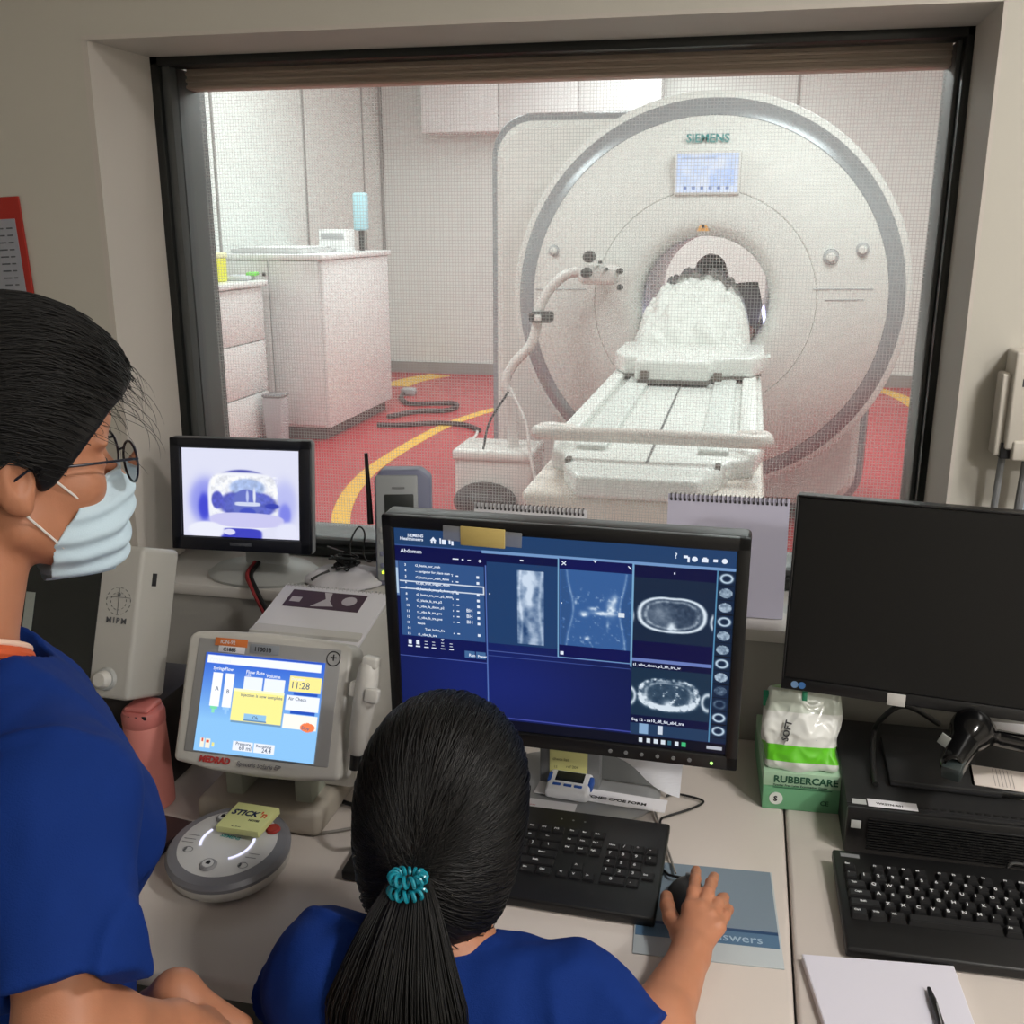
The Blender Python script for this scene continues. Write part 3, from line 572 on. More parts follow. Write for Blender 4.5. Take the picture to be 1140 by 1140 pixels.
# sagittal view
rc(.285, .135, .497, .545, (34, 66, 112)); rc(.285, .10, .497, .135, (14, 20, 70))
sel = (U > .375) & (U < .455) & (Vv > .165) & (Vv < .535)
q = np.clip(.55+.9*(nz-.5)-3.2*np.abs(U-.41)+.5*np.exp(-((U-.405+.02*np.sin(Vv*22))/.012)**2), 0, 1); edge = np.exp(-((U-.385-.004*np.sin(Vv*18))/.004)**2)+np.exp(-((U-.447-.005*np.sin(Vv*14))/.005)**2)
q = np.clip(q*.8+edge*.35+.8*np.exp(-(((U-.402)/.018)**2+((Vv-.21)/.035)**2))+.7*np.exp(-(((U-.412)/.008)**2+((Vv-.30)/.05)**2))-.5*np.exp(-(((U-.398)/.012)**2+((Vv-.44)/.06)**2)), 0, 1)
im[sel] = (np.array([44, 76, 122])*(1-q[..., None])+np.array([214, 230, 250])*q[..., None])[sel]
# coronal view
rc(.50, .095, .716, .145, (16, 20, 84)); rc(.503, .145, .714, .52, (56, 98, 158)); rc(.503, .52, .714, .585, (14, 20, 84))
sel = (U > .506) & (U < .712) & (Vv > .145) & (Vv < .52); fine = noise2(ih, iw, 4, 9, 3)
q = np.clip(3.2*(fine-.60), 0, 1)*np.clip(2.2*(nz-.42), 0, 1)*((Vv > .22))
for (a, b, sa, sb, k) in ((.655, .315, .012, .035, 1), (.63, .345, .03, .010, 1), (.575, .355, .010, .012, 1.1), (.60, .325, .012, .008, .8), (.585, .475, .008, .008, .9), (.665, .27, .008, .02, .7), (.55, .30, .004, .01, .7), (.645, .40, .004, .02, .5)): q += k*np.exp(-(((U-a)/sa)**2+((Vv-b)/sb)**2))*(.55+.9*fine)
w_l = .520+.022*np.exp(-((Vv-.33)/.12)**2); w_r = .700-.020*np.exp(-((Vv-.33)/.12)**2)
q += .45*np.exp(-((U-w_l)/.004)**2)*(nz+.3)+.45*np.exp(-((U-w_r)/.004)**2)*(nz+.3)-.18*(U < w_l)-.18*(U > w_r)
q = np.clip(q, -.3, 1); im[sel] = (im+np.where(q[..., None] > 0, (np.array([225, 240, 255])-im)*q[..., None], im*q[..., None]*.6))[sel]
for a in ((.497, .095, .500, .585), (.714, .095, .718, .60), (.497, .582, .716, .586)): rc(*a, (125, 175, 215))
rc(.676, .335, .693, .358, (230, 240, 250))
# axial views
def axial(cu, cv, ru, rv, rough, seed):
    global im
    a = np.arctan2((Vv-cv)/rv, (U-cu)/ru); r = (np.abs((U-cu)/ru)**2.5+np.abs((Vv-cv)/rv)**2.5)**.4*(1-.03*np.cos(2*a)+.04*np.exp(-((a+PI/2)/.25)**2)); n = noise2(ih, iw, 5, seed, 3)
    ring = np.exp(-((r-.92)/(.055+.03*rough))**2); inner = np.exp(-((r-.74)/.06)**2)*.5
    body = (r < 1)*(.12+.25*(n-.4)); sp = np.exp(-(((U-cu)/.012)**2+((Vv-cv-rv*.62)/.022)**2)); liver = .35*np.exp(-(((U-cu+ru*.35)/.03)**2+((Vv-cv+.0)/.045)**2))
    q = ring*(1-rough*.6+rough*2.2*(n-.45))+inner*(n+.2)+body+sp*.9+liver*(1-rough)+rough*np.clip(5*(n-.66), 0, 1)*(r < .6)+rough*1.3*np.exp(-((r-.86)/.14)**2)*np.clip(np.sin(a)+.1, 0, 1)*(.5+n)
    for s in (-1, 1): q += .9*np.exp(-((np.hypot((U-cu-s*ru*1.30)/.020, (Vv-cv-.02)/.05)-.8)/.22)**2)*((U > .718) & (U < .945))
    q = np.clip(q, 0, 1)*((U > .719) & (U < .946)); im += (np.array([225, 238, 250])-im)*q[..., None]
rc(.719, .098, .947, .155, (10, 14, 62)); rc(.719, .155, .947, .465, (22, 40, 66)); rc(.719, .465, .947, .555, (12, 12, 66)); rc(.719, .553, .947, .568, (110, 130, 195))
axial(.829, .325, .098, .092, 0, 21)
rc(.719, .60, .947, .845, (26, 50, 74)); rc(.719, .568, .947, .60, (12, 16, 60)); axial(.828, .725, .088, .085, 1, 33); rc(.719, .845, .947, .885, (12, 18, 60))
rc(.719, .885, .947, .945, (36, 62, 96)); rc(.745, .885, .772, .94, (140, 176, 215)); rc(.80, .89, .815, .935, (215, 225, 240))
rc(.949, .095, .952, .945, (90, 150, 190)); rc(.952, .098, 1, .945, (18, 38, 66))
for k in range(12):
    v = .13+k*.0685; rc(.952, v+.033, 1, v+.037, (6, 10, 24)); a = np.hypot((U-.976)/.018, (Vv-v)/.022)
    q = (np.exp(-((a-.85)/.22)**2) if k % 3 == 0 or k > 8 else (a < 1)*(.5+.8*(fine-.3)))*(1 if k not in (8, 9) else .35*(fine*2)); im += (np.array([205, 225, 242])-im)*np.clip(q, 0, 1)[..., None]
rc(0, .948, 1, 1, (8, 12, 30)); rc(0, .935, .72, .94, (70, 80, 170))
for k, u in enumerate((.745, .768, .79, .812, .852)): rc(u, .962, u+.012, .985, (225, 235, 245))
rc(.832, .962, .842, .985, (60, 110, 130)); rc(.872, .962, .884, .985, (70, 200, 130)); rc(.945, .966, .99, .982, (190, 195, 205))
so = screen('screen', SWm, SHm, im, mon, strength=.9); place(so, PM @ TR((0, .004, .002)))
def scr_text(items, mname, col, parent, M, w, h, st=1.0):
    mb = MB()
    for (t, u, v, s) in items: text_mb(t, s, TR(((u-.5)*w, -.0004, (.5-v)*h)), .0001, .00005, mb=mb)
    o = mb.build('screen_text', emat(mname, col, st), parent, False); place(o, M); return o
SM = PM @ TR((0, .0035, .002))
it = [('SIEMENS', .042, .038, .0062), ('Healthineers', .018, .056, .0066), ('Abdomen', .018, .118, .0078), ('?', .83, .05, .011)]
rows = ['t2_haste_cor_mbh', '-- navigator for place scan --', 't2_haste_cor_mbh_4mm', 't2_qtl_trufi_trigger_4mm', 't2_haste_fs_tra_p2_4mm_mbh', 't2_haste_tra_cor_p2_4mm', 't2_blade_fs_tra_p2', 't1_vibe_fs_dixon_p2', 't1_vibe_fs_tra_pre', 't1_vibe_fs_tra_pos', 'Pause', 'Test_bolus_fra', 't1_vibe_fs_tra']
for k, r in enumerate(rows): it.append((str(k+3), .028, .185+k*.0295, .0050)); it.append((r, .062 if k != 11 else .085, .185+k*.0295, .0048))
for k in range(3): it.append(('BH', .218, .395+k*.0295, .007))
it += [('Run', .222, .625, .006), ('Preset', .25, .625, .005), ('t1_vibe_dixon_p2_bh_tra_w', .722, .588, .0055), ('Seg 12 - se10_dfl_fat_abd_tra', .722, .872, .0060), ('11:04:08 AM', .935, .992, .0)]
it = [i for i in it if i[3] > 0]
scr_text(it, 'screen_text_white', (228, 236, 250), mon, SM, SWm, SHm)
ic = MB(); WT = emat('screen_text_white', (228, 236, 250))
def ibox(u, v, du, dv): ic.box(((u-.5)*SWm, -.0006, (.5-v-dv)*SHm), ((u+du-.5)*SWm, -.0002, (.5-v)*SHm))
def ipr(pts): ic.prism([((u-.5)*SWm, (.5-v)*SHm) for u, v in pts], -.0006, -.0002, 'y')
ipr([(.112, .05), (.122, .032), (.132, .05)]); ibox(.115, .05, .005, .014); ibox(.124, .05, .005, .014)
ibox(.142, .036, .004, .028); ibox(.149, .042, .012, .022); ibox(.170, .036, .005, .025); ibox(.178, .046, .006, .02)
ibox(.855, .034, .012, .012); ibox(.866, .04, .006, .024); ibox(.905, .042, .018, .017); ibox(.909, .037, .010, .006); ibox(.937, .042, .012, .013)
for u in (.886, .968):
    ic.prism([((u+.008*math.cos(a*PI/6)-.5)*SWm, (.5-.048-.012*math.sin(a*PI/6))*SHm) for a in range(12)], -.0006, -.0002, 'y')
for k in range(11):
    if k in (2, 9): continue
    ibox(.252, .21+k*.0295, .008, .012); ibox(.176, .215+k*.0295, .002, .006); ibox(.188, .215+k*.0295, .008, .005)
for u, v in ((.03, .565), (.055, .565)): ibox(u, v, .010, .022); ibox(u-.002, v+.03, .014, .006)
for u in (.082, .106, .135, .162): ibox(u, .568, .009, .002); ibox(u, .582, .009, .002); ibox(u-.002, .597, .014, .004)
ibox(.18, .130, .018, .005); ibox(.208, .130, .006, .006); ibox(.226, .132, .010, .003); ibox(.262, .127, .003, .014); ibox(.2585, .132, .010, .004)
ipr([(.60, .088), (.612, .088), (.606, .1)]); ipr([(.135, .548), (.145, .548), (.140, .558)]); ibox(.385, .112, .010, .006); ipr([(.02, .945), (.02, .965), (.032, .955)])
ipr([(.508, .105), (.51, .103), (.522, .12), (.52, .122)]); ipr([(.52, .103), (.522, .105), (.51, .122), (.508, .12)]); ipr([(.70, .105), (.702, .103), (.711, .118), (.708, .12)])
ibox(.29, .29, .003, .006); ibox(.507, .305, .003, .006); ibox(.83, .118, .004, .008); ibox(.505, .552, .010, .016)
place(ic.build('screen_icons', WT, mon, False), SM)
# stand: neck and half-round base
nk = MB(); nk.box((-.052, -.012, .016), (.048, .016, .36), .006, 2); nk.build('stand_neck', GREYP, mon); MB().box((-.045, -.155, .27), (.045, -.005, .37), .01, 2).build('stand_hinge', BLK, mon)
bs = MB(); bs.lathe([(0, .0), (.135, .0), (.138, .006), (.130, .014), (.118, .017), (0, .019)], 48); place(bs.build('stand_base', SILV, mon), TR((.0, .01, .001)) @ Matrix.Diagonal((1.05, .80, 1, 1)))
for k in range(6): place(MB().cyl((0, 0, 0), (0, -.0012, 0), .0028, n=12).build('menu_button', GREYP, mon), PM @ TR((.075+k*.022, 0, -.159)))
place(MB().cyl((0, 0, 0), (0, -.001, 0), .0022, n=10).build('power_light', emat('green_led', (170, 240, 120), 2.0), mon), PM @ TR((.215, 0, -.160)))
# taped yellow note on the top edge
tp = thing('taped_note', 'folded yellow paper slip taped across the top edge of the lit monitor', 'note', (0, 0, 0)); tp.matrix_world = TR((-.235, 1.50, DZ)) @ PM @ TR((-.103, -.004, .149))
MB().box((-.031, -.002, -.014), (.031, .001, .013), .0008, M=TR((0, 0, 0), (0, R_(1), 0))).build('paper_slip', mat('kraft_yellow', (208, 184, 112), .75, noise=.06, nscale=80, stretch=(1, 1, 8)), tp)
TAPE = mat('cloudy_tape', (170, 172, 178), .3, alpha=.45)
for s in (-1, 1): MB().box((s*.042-.014, -.0008, -.010), (s*.042+.012, .0006, .011), .0004, M=TR((0, 0, 0), (0, R_(2), 0))).build('tape', TAPE, tp)

# ------------------------------------------------------------------ right monitor (off)
m2 = thing('monitor', 'large switched-off black monitor at the right edge standing on the black computer', 'monitor', (.50, 1.56, .805))
w2, h2 = .535, .308; lc = od(878, 660, 1.60)
M2w = TR((lc.x, lc.y, lc.z), (R_(-7), 0, R_(-7))) @ TR((w2/2, 0, 0)); M2 = TR((.50, 1.56, .805)).inverted() @ M2w
place(rim_panel(w2, h2, .04, (.004, .004, .019, .004), .004).build('housing', BLK, m2), M2)
place(MB().box((-w2/2+.005, .002, -h2/2+.02), (w2/2-.005, .006, h2/2-.005)).build('screen', mat('dark_screen', (17, 17, 18), .3, spec=.4), m2, False), M2)
MB().box((-.03, .02, .01), (.03, .045, .20), .006).build('stand_neck', BLK, m2); MB().box((-.11, -.06, 0), (.11, .10, .012), .005, 3).build('stand_base', BLK, m2)
for x, c in ((-.247, (116, 150, 190)), (-.236, (60, 110, 170))): place(MB().cyl((x, 0, -.1445), (x, -.0006, -.1445), .0055, n=20).build('round_sticker', mat('sticker_%d' % c[0], c, .5), m2), M2)
place(MB().box((-.11, -.0008, -.156), (-.084, .0, -.137), .0003).build('white_sticker', mat('sticker_white', (196, 194, 190), .6), m2), M2)

# ------------------------------------------------------------------ patient-camera monitor on the sill
cm = thing('camera_monitor', 'small square monitor on the window sill showing a blue-white view inside the bore', 'monitor', (-.93, 1.845, .942))
PC_ = TR((-.934+.93, 1.768-1.845, 1.127-.942), (R_(-7), 0, R_(4)))
place(rim_panel(.283, .219, .035, (.021, .021, .026, .018), .006).build('housing', mat('navy_black_bezel', (24, 26, 36), .35), cm), PC_)
place(MB().box((-.1435, .009, -.1115), (.1435, .032, .1115), .008, 3).build('back_shell', GREYP, cm), PC_)
ih, iw = 190, 256; yy, xx = np.mgrid[0:ih, 0:iw]; U = xx/(iw-1); Vv = yy/(ih-1); im = np.zeros((ih, iw, 3))+np.array([228, 230, 250.])
def blob(cu, cv, ru, rv, c, soft=.15, pw=2.0):
    global im
    r = (np.abs((U-cu)/ru)**pw+np.abs((Vv-cv)/rv)**pw)**(1/pw); q = 1/(1+np.exp(np.clip((r-1)/soft*4, -50, 50))); im = im*(1-q[..., None])+np.array(c, float)*q[..., None]
nz = noise2(ih, iw, 16, 4, 4)[..., None]; fz = noise2(ih, iw, 7, 6, 3)[..., None]
blob(.2, .6, .14, .26, (150, 155, 240), .5); blob(.185, .66, .05, .15, (70, 76, 214), .5); blob(.88, .6, .1, .25, (190, 194, 246), .6); blob(.88, .72, .05, .12, (130, 136, 236), .5)
blob(.52, .42, .27, .19, (74, 78, 170), .08); blob(.52, .58, .30, .32, (246, 248, 255), .05, 4)
blob(.56, .62, .25, .16, (84, 90, 190), .15); blob(.30, .58, .05, .10, (90, 96, 200), .2); blob(.56, .43, .15, .10, (170, 190, 232), .2); blob(.57, .63, .21, .16, (96, 106, 200), .12)
im *= 1+.30*(fz-.5)*((U > .25) & (U < .82) & (Vv > .3) & (Vv < .75))[..., None]
blob(.55, .62, .12, .17, (104, 116, 200), .08); blob(.56, .615, .11, .022, (214, 222, 246), .12, 4); blob(.56, .71, .07, .05, (70, 84, 196), .2)
blob(.62, .52, .012, .09, (226, 232, 250), .4); blob(.56, .53, .012, .07, (190, 200, 244), .4)
blob(.55, .80, .32, .085, (206, 204, 246), .06, 2.6); blob(.5, .965, .18, .07, (66, 70, 196), .1, 4); blob(.40, .94, .05, .035, (222, 222, 250), .15); blob(.20, .93, .16, .1, (240, 242, 255), .15); blob(.9, .93, .1, .12, (232, 234, 254), .3); blob(.77, .63, .06, .03, (60, 70, 180), .3)
place(screen('screen', .236, .172, im, cm, strength=.98), PC_ @ TR((0, .004, .004)))
MB().box((-.045, .0, .005), (.045, .03, .10), .012, 3).build('stand_neck', LGREY, cm)
place(MB().lathe([(0, 0), (.115, 0), (.118, .006), (.105, .016), (.06, .022), (0, .024)], 48).build('stand_base', LGREY, cm), Matrix.Diagonal((1.0, .74, 1, 1)))
place(MB().box((-.022, -.0006, -.0985), (.022, .0, -.092), .0003).build('badge', mat('badge_grey', (82, 84, 92), .4), cm), PC_)
# red and black cable from the camera monitor
for nm, c, off, l in (('monitor_cable', CABLE, .0, 'black power cable hanging from the small monitor over the sill edge'), ('monitor_cable', mat('red_cable', (150, 44, 48), .5), -.008, 'red cable hanging beside the black one over the sill edge')):
    pts = [(-.935+off, 1.83, .972), (-.925+off, 1.775, .965), (-.90+off, 1.742, .950), (-.87+off, 1.732, .90), (-.835+off, 1.728, .84), (-.82+off, 1.722, .75)]
    tag(MB().tube(catmull(pts, 8), .0045, 8).build(nm, c), l, 'cable')

# ------------------------------------------------------------------ white pouch with tangled cable
pc = thing('cable_pouch', 'white cloth pouch lying on the sill under a tangled black cable', 'pouch', (-.755, 1.845, .942))
def pouch(P): return smax(ell(P, (0, 0, .004), (.085, .075, .022))+.004*wav(P, 90), -P[:, 2]+.001, .003)
organic('pouch_cloth', pouch, (-.1, -.1, -.003), (.1, .1, .04), .004, mat('white_cloth', (222, 220, 226), .85, bump=.3, bscale=120), pc)
tc_ = thing('cable_tangle', 'tangled loops of thin black cable on the white pouch', 'cable', (-.752, 1.842, .966))
r2 = np.random.default_rng(5); pts = []
for k in range(34):
    a = k*2.399; pts.append((.030*math.cos(a)*r2.uniform(.5, 1.15), .028*math.sin(a)*r2.uniform(.4, 1.1), .010+.022*r2.uniform(-.3, 1)+.004*math.sin(k)))
MB().tube(catmull(pts, 7), .0017, 6).build('cable_coil', CABLE, tc_)
MB().tube(catmull([(.01, .0, .03), (.0, .03, .05), (.01, .05, .075), (.025, .045, .065), (.03, .02, .03), (.05, .0, .02), (.055, .03, .03), (.03, .05, .02), (-.02, .06, .015), (-.06, .05, .03)], 8), .0017, 6).build('loose_loop', CABLE, tc_)
MB().tube([(-.03, -.015, .0), (-.045, -.03, -.006), (-.055, -.045, -.01)], .0035, 8).build('plug', CABLE, tc_)

# ------------------------------------------------------------------ grey-blue handset base with antenna
rd = thing('intercom_receiver', 'grey and blue box-shaped receiver with small dark display standing on the sill', 'receiver', (-.632, 1.85, .942), (0, 0, R_(14)))
RM = TR((0, 0, 0), (R_(-9), 0, 0)); GB = mat('blue_grey_plastic', (124, 128, 152), .45); DG = mat('cool_grey_plastic', (158, 162, 164), .45)
place(MB().prism([(-.055, 0), (.055, .0), (.055, .215), (.035, .232), (-.04, .232), (-.055, .215)], 0, .06, 'y', .006, 3).build('shell', GB, rd), TR((0, -.01, .0), (R_(-5), 0, 0)) )
place(MB().box((-.052, -.006, .012), (.03, .004, .222), .004, 2).build('front_panel', DG, rd), TR((0, -.01, .0), (R_(-5), 0, 0)))
place(MB().box((-.035, -.0085, .135), (.022, -.004, .185), .002).build('display', mat('dull_display', (40, 44, 42), .45), rd), TR((0, -.01, .0), (R_(-5), 0, 0)))
place(MB().box((-.02, -.0075, .196), (.005, -.0055, .200)).build('maker_strip', GREYP, rd), TR((0, -.01, .0), (R_(-5), 0, 0)))
for k in range(4): place(MB().box((-.046, -.009, .11-k*.024), (-.034, -.005, .12-k*.024), .0015).build('button', LGREY if k < 2 else GB, rd), TR((0, -.01, .0), (R_(-5), 0, 0)))
place(MB().box((-.043, -.009, .027), (-.037, -.005, .032)).build('status_light', emat('lime_led', (190, 230, 60), 2.5), rd), TR((0, -.01, .0), (R_(-5), 0, 0)))
MB().tube([(-.066, .02, .12), (-.067, .022, .17), (-.070, .024, .262)], [.006, .005, .0035], 10).build('antenna', BLK, rd)

# ------------------------------------------------------------------ spiral calendars
def calendar(name, label, loc, rot, w, h, sheetmat, depth=.07, extra=None):
    t = thing(name, label, 'calendar', loc, rot); a = math.asin(min(.9, depth/2/h))
    F = TR((0, -depth/2, .002), (-a, 0, 0)); Bk = TR((0, depth/2, .002), (a, 0, 0))
    place(MB().box((-w/2, -.0015, 0), (w/2, .0015, h)).build('front_sheets', sheetmat, t, False), F); place(MB().box((-w/2, -.0012, 0), (w/2, .0012, h)).build('back_board', PAPER, t, False), Bk)
    mb = MB(); n = int(w/.0082); zt = h*math.cos(a)-.002
    for k in range(n):
        x = -w/2+.006+k*(w-.012)/(n-1); mb.tube([(x, .0065*math.sin(q), zt+.0065*math.cos(q)) for q in [2*PI*i/10 for i in range(10)]], .0009, 5, closed=True)
    mb.build('spiral_binding', mat('wire_dark', (110, 104, 108), .35, metal=.6), t)
    mb = MB(); 
    for k in range(n):
        x = -w/2+.006+k*(w-.012)/(n-1); mb.box((x-.0018, -.0022, h-.012), (x+.0018, -.0014, h-.007))
    place(mb.build('punch_holes', INK, t, False), F)
    return t, F
LIL = mat('lilac_paper', (205, 202, 222), .75)
calendar('spiral_calendar', 'blank pale lilac spiral calendar standing on the sill right of the lit monitor', (-.012, 1.845, .942), (0, 0, R_(1)), .215, .218, LIL)
c1, F1 = calendar('spiral_calendar', 'spiral calendar on the sill, only its top edge showing above the lit monitor', (-.386, 1.885, .942), (0, 0, R_(-2)), .222, .168, PAPER)
place(text_mb('calendar', .009, TR((-.09, -.002, .145)), 0, .0001).build('print', mat('grey_print', (120, 118, 124), .6), c1, False), F1)
bxc = thing('storage_box', 'white carton on the desk behind the injector console', 'box', (-.70, 1.60, DZ)); MB().box((-.10, -.09, 0), (.10, .10, .235), .003).build('carton', OFFW, bxc); MB().box((-.1, -.0905, .15), (.1, -.0895, .17)).build('tape_strip', mat('brown_tape', (150, 104, 70), .5), bxc)
c3 = thing('spiral_calendar', 'spiral calendar with a dark maroon picture strip lying on the white carton', 'calendar', (-.695, 1.575, .968), (R_(14), 0, R_(-2)))
MB().box((-.105, -.085, 0), (.10, .085, .006), .001).build('sheets', PAPER, c3)
MB().box((-.082, .02, .006), (.062, .072, .0066)).build('picture_strip', mat('maroon_print', (70, 46, 62), .6, noise=.3, nscale=60), c3)
g_ = MB(); g_.prism([(-.03, .025), (-.01, .05), (-.02, .07), (-.005, .07), (.0, .045), (.012, .03)], .0066, .0069); g_.ball((.035, .05, .0066), (.014, .014, .0004), 14); g_.box((-.075, .035, .0066), (-.055, .05, .0069)); g_.build('picture_shapes', mat('pale_print', (196, 190, 196), .6), c3)
mb = MB()
for k in range(26): x = -.1+k*.0078; mb.tube([(x, .085+.005*math.sin(q), .003+.005*math.cos(q)) for q in [2*PI*i/8 for i in range(8)]], .0008, 4, closed=True)
mb.build('spiral_binding', mat('wire_white', (205, 205, 208), .35, metal=.3), c3)

# ------------------------------------------------------------------ injector console
ic0 = EYE+(np.array([-.589, 1.131, 1.027])-EYE)*1.55/1.35
inj2 = thing('injector_console', 'off-white touch-screen console with light blue display on the desk', 'console', (float(ic0[0]), float(ic0[1])+.03, DZ))
CM = TR((0, -.03, float(ic0[2])-DZ), (R_(-25), R_(-.5), R_(-1)))
k_ = 1.55/1.35; w3, h3 = .238*k_, .176*k_
b = bmesh.new()
mb = MB(); pts = [(-w3/2+.004, -h3/2+.006), (-w3/4, -h3/2-.002), (0, -h3/2-.005), (w3/4, -h3/2-.003), (w3/2, -h3/2+.004), (w3/2-.001, h3/2-.01), (w3/2-.012, h3/2), (w3/4, h3/2+.004), (0, h3/2+.006), (-w3/4, h3/2+.004), (-w3/2+.012, h3/2), (-w3/2+.001, h3/2-.01)]
mb.prism([(p[0], p[1]) for p in pts], 0, .055, 'y', .008, 4); place(mb.build('housing', OFFW, inj2), CM)
place(MB().box((-.116, -.0015, -.080), (.119, .004, .092), .004, 2).build('grey_face', mat('console_grey', (160, 160, 160), .5), inj2), CM)
ih, iw = 150, 200; yy, xx = np.mgrid[0:ih, 0:iw]; U = xx/(iw-1); Vv = yy/(ih-1); im = np.zeros((ih, iw, 3)); t_ = np.clip((Vv-.08)/.6, 0, 1)[..., None]; im[:] = np.array([58, 106, 214])*(1-t_)+np.array([140, 196, 244])*t_
rc(.02, .03, .97, .11, (240, 244, 252)); rc(.01, .01, .985, .026, (40, 80, 190))
for a in ((.085, .20, .165, .54), (.19, .20, .268, .54)): rc(*a, (246, 248, 255))
rc(.095, .545, .155, .57, (120, 220, 170)); rc(.112, .57, .138, .61, (140, 225, 185)); rc(.2, .545, .258, .57, (150, 200, 250)); rc(.22, .57, .24, .61, (150, 200, 250))
rc(.35, .215, .505, .345, (236, 242, 255)); rc(.52, .215, .69, .345, (236, 242, 255)); rc(.725, .14+.02, .985, .315, (252, 236, 150)); rc(.715, .355, .985, .50, (240, 244, 252)); rc(.71, .545, .985, .68, (250, 246, 236)); rc(.77, .32, .965, .35, (40, 84, 190)); rc(.76, .505, .96, .535, (40, 84, 190))
rc(.28, .36, .70, .68, (90, 110, 130), .5); rc(.275, .345, .695, .665, (250, 240, 150)); rc(.275, .345, .695, .37, (255, 250, 200)); rc(.385, .585, .575, .65, (146, 196, 234)); rc(.385, .645, .58, .655, (90, 130, 180))
r = np.hypot((U-.915)/.06, (Vv-.655)/.045); im = np.where((r < 1)[..., None], np.array([248, 130, 80.]), im)
for a in ((.325, .86, .49, .955), (.50, .86, .67, .955)): rc(*a, (236, 240, 250))
rc(.05, .87, .085, .96, (240, 236, 220)); rc(.095, .87, .135, .96, (240, 236, 220)); rc(.06, .87, .075, .9, (220, 90, 70)); rc(.10, .88, .125, .91, (220, 90, 70)); rc(.15, .9, .17, .94, (240, 230, 140))
SI = CM @ TR((-.001, -.003, -.003)); SWi, SHi = .170*k_, .128*k_
place(screen('screen', SWi, SHi, im, inj2, strength=1.1), SI)
tt = SI @ TR((0, -.0008, 0))
scr_text([('Protocol', .04, .09, .010), ('Syringe', .08, .17, .007), ('Flow', .18, .17, .007), ('Flow Rate', .36, .18, .0075), ('ml/s', .36, .205, .005), ('Volume', .53, .20, .0075), ('Duration', .74, .20, .006)], 'screen_text_pale', (240, 246, 255), inj2, tt, SWi, SHi)
scr_text([('11:28', .74, .28, .014), ('Air Check', .735, .40, .007), ('Stop', .87, .675, .007), ('Ok', .46, .63, .007), ('Injection is now complete', .34, .41, .0065), ('Pressure', .35, .90, .007), ('Remaining', .52, .90, .006), ('60 ml', .38, .945, .009), ('24.4', .57, .945, .009), ('A', .118, .38, .009), ('B', .215, .40, .009)], 'screen_text_blue', (120, 136, 160), inj2, tt, SWi, SHi, .7)
MED = CM @ TR((-.065, -.0022, -.0915))
place(text_mb('MEDRAD', .0125, None, .0006, .0002, shear=.2).build('maker_lettering', mat('red_print', (190, 60, 56), .5), inj2, False), CM @ TR((-.088, -.002, -.0915)))
place(text_mb('Spectris Solaris EP', .0095, None, .0001, .0002, shear=.2).build('model_lettering', mat('grey_print', (120, 118, 124), .6), inj2, False), CM @ TR((-.026, -.002, -.0915)))
rg = MB(); rg.tube([(.0105*math.cos(a), 0, .0105*math.sin(a)) for a in [2*PI*i/24 for i in range(24)]], .0008, 5, closed=True); text_mb('+', .02, TR((-.0058, 0, -.0055)), .0, .0003, mb=rg); place(rg.build('round_emblem', INK, inj2), CM @ TR((.108, -.002, .078)))
place(MB().box((-.027, -.0008, -.006), (.027, 0, .006), .0004).build('orange_label', mat('orange_label', (222, 124, 62), .5), inj2), CM @ TR((-.06, -.0018, .088)))
place(MB().box((-.022, -.0008, -.005), (.022, 0, .005), .0004).build('white_label', PAPER, inj2), CM @ TR((-.058, -.0018, .0775)))
place(MB().box((-.024, -.0008, -.007), (.024, 0, .007), .0004).build('grey_label', mat('label_grey', (146, 152, 160), .5), inj2), CM @ TR((-.004, -.0018, .082)))
t = text_mb('ION-92', .008, TR((-.078, 0, .0855)), .0001, .0001); place(t.build('label_print', PAPER, inj2, False), CM @ TR((0, -.003, 0)))
t = text_mb('C1885', .008, TR((-.072, 0, .0745)), .0002, .0001); text_mb('110018', .0095, TR((-.021, 0, .0785)), .0002, .0001, mb=t); place(t.build('label_codes', INK, inj2, False), CM @ TR((0, -.003, 0)))
# foot and legs
MB().box((-.115, -.045, 0), (.09, .12, .045), .012, 3).build('foot_box', mat('warm_beige', (178, 170, 158), .5), inj2)
for x in (-.06, .055): MB().box((x-.014, -.02, .03), (x+.014, .04, float(ic0[2])-DZ-.06), .003).build('support_leg', mat('pale_green_grey', (176, 182, 168), .5), inj2)
MB().box((-.11, .03, .045), (.12, .10, float(ic0[2])-DZ-.03), .01).build('rear_support', OFFW, inj2)
# hand switch clipped on the right side
hs = thing('hand_switch', 'white handheld injector switch clipped upright to the console side', 'hand switch'); hs.matrix_world = TR((float(ic0[0]), float(ic0[1])+.0, float(ic0[2]))) @ TR((0, 0, 0), (R_(-14), 0, 0)) @ TR((.164, -.005, .015), (0, R_(6), 0))
MB().lathe([(0, -.072), (.009, -.072), (.0125, -.066), (.0155, -.03), (.0165, .0), (.0165, .045), (.014, .062), (.011, .066), (.009, .060), (0, .058)], 24).build('grip', OFFW, hs)
MB().box((-.010, -.012, .058), (.014, .012, .075), .004, 3).build('thumb_rest', OFFW, hs); MB().box((-.024, -.008, .012), (-.012, .012, .034), .003, 2).build('clip', OFFW, hs); MB().box((.005, -.021, .012), (.026, -.006, .032), .003, 2).build('clip', OFFW, hs)
MB().lathe([(0, -.095), (.007, -.095), (.009, -.07), (0, -.068)], 16).build('strain_relief', CABLE, hs)
tag(MB().tube(catmull([(-.507, 1.285, .845), (-.51, 1.25, .78), (-.49, 1.30, .739), (-.44, 1.36, .737), (-.40, 1.40, .737)], 8), .004, 8).build('switch_cable', CABLE), 'short black cable dropping from the hand switch to the desk', 'cable')

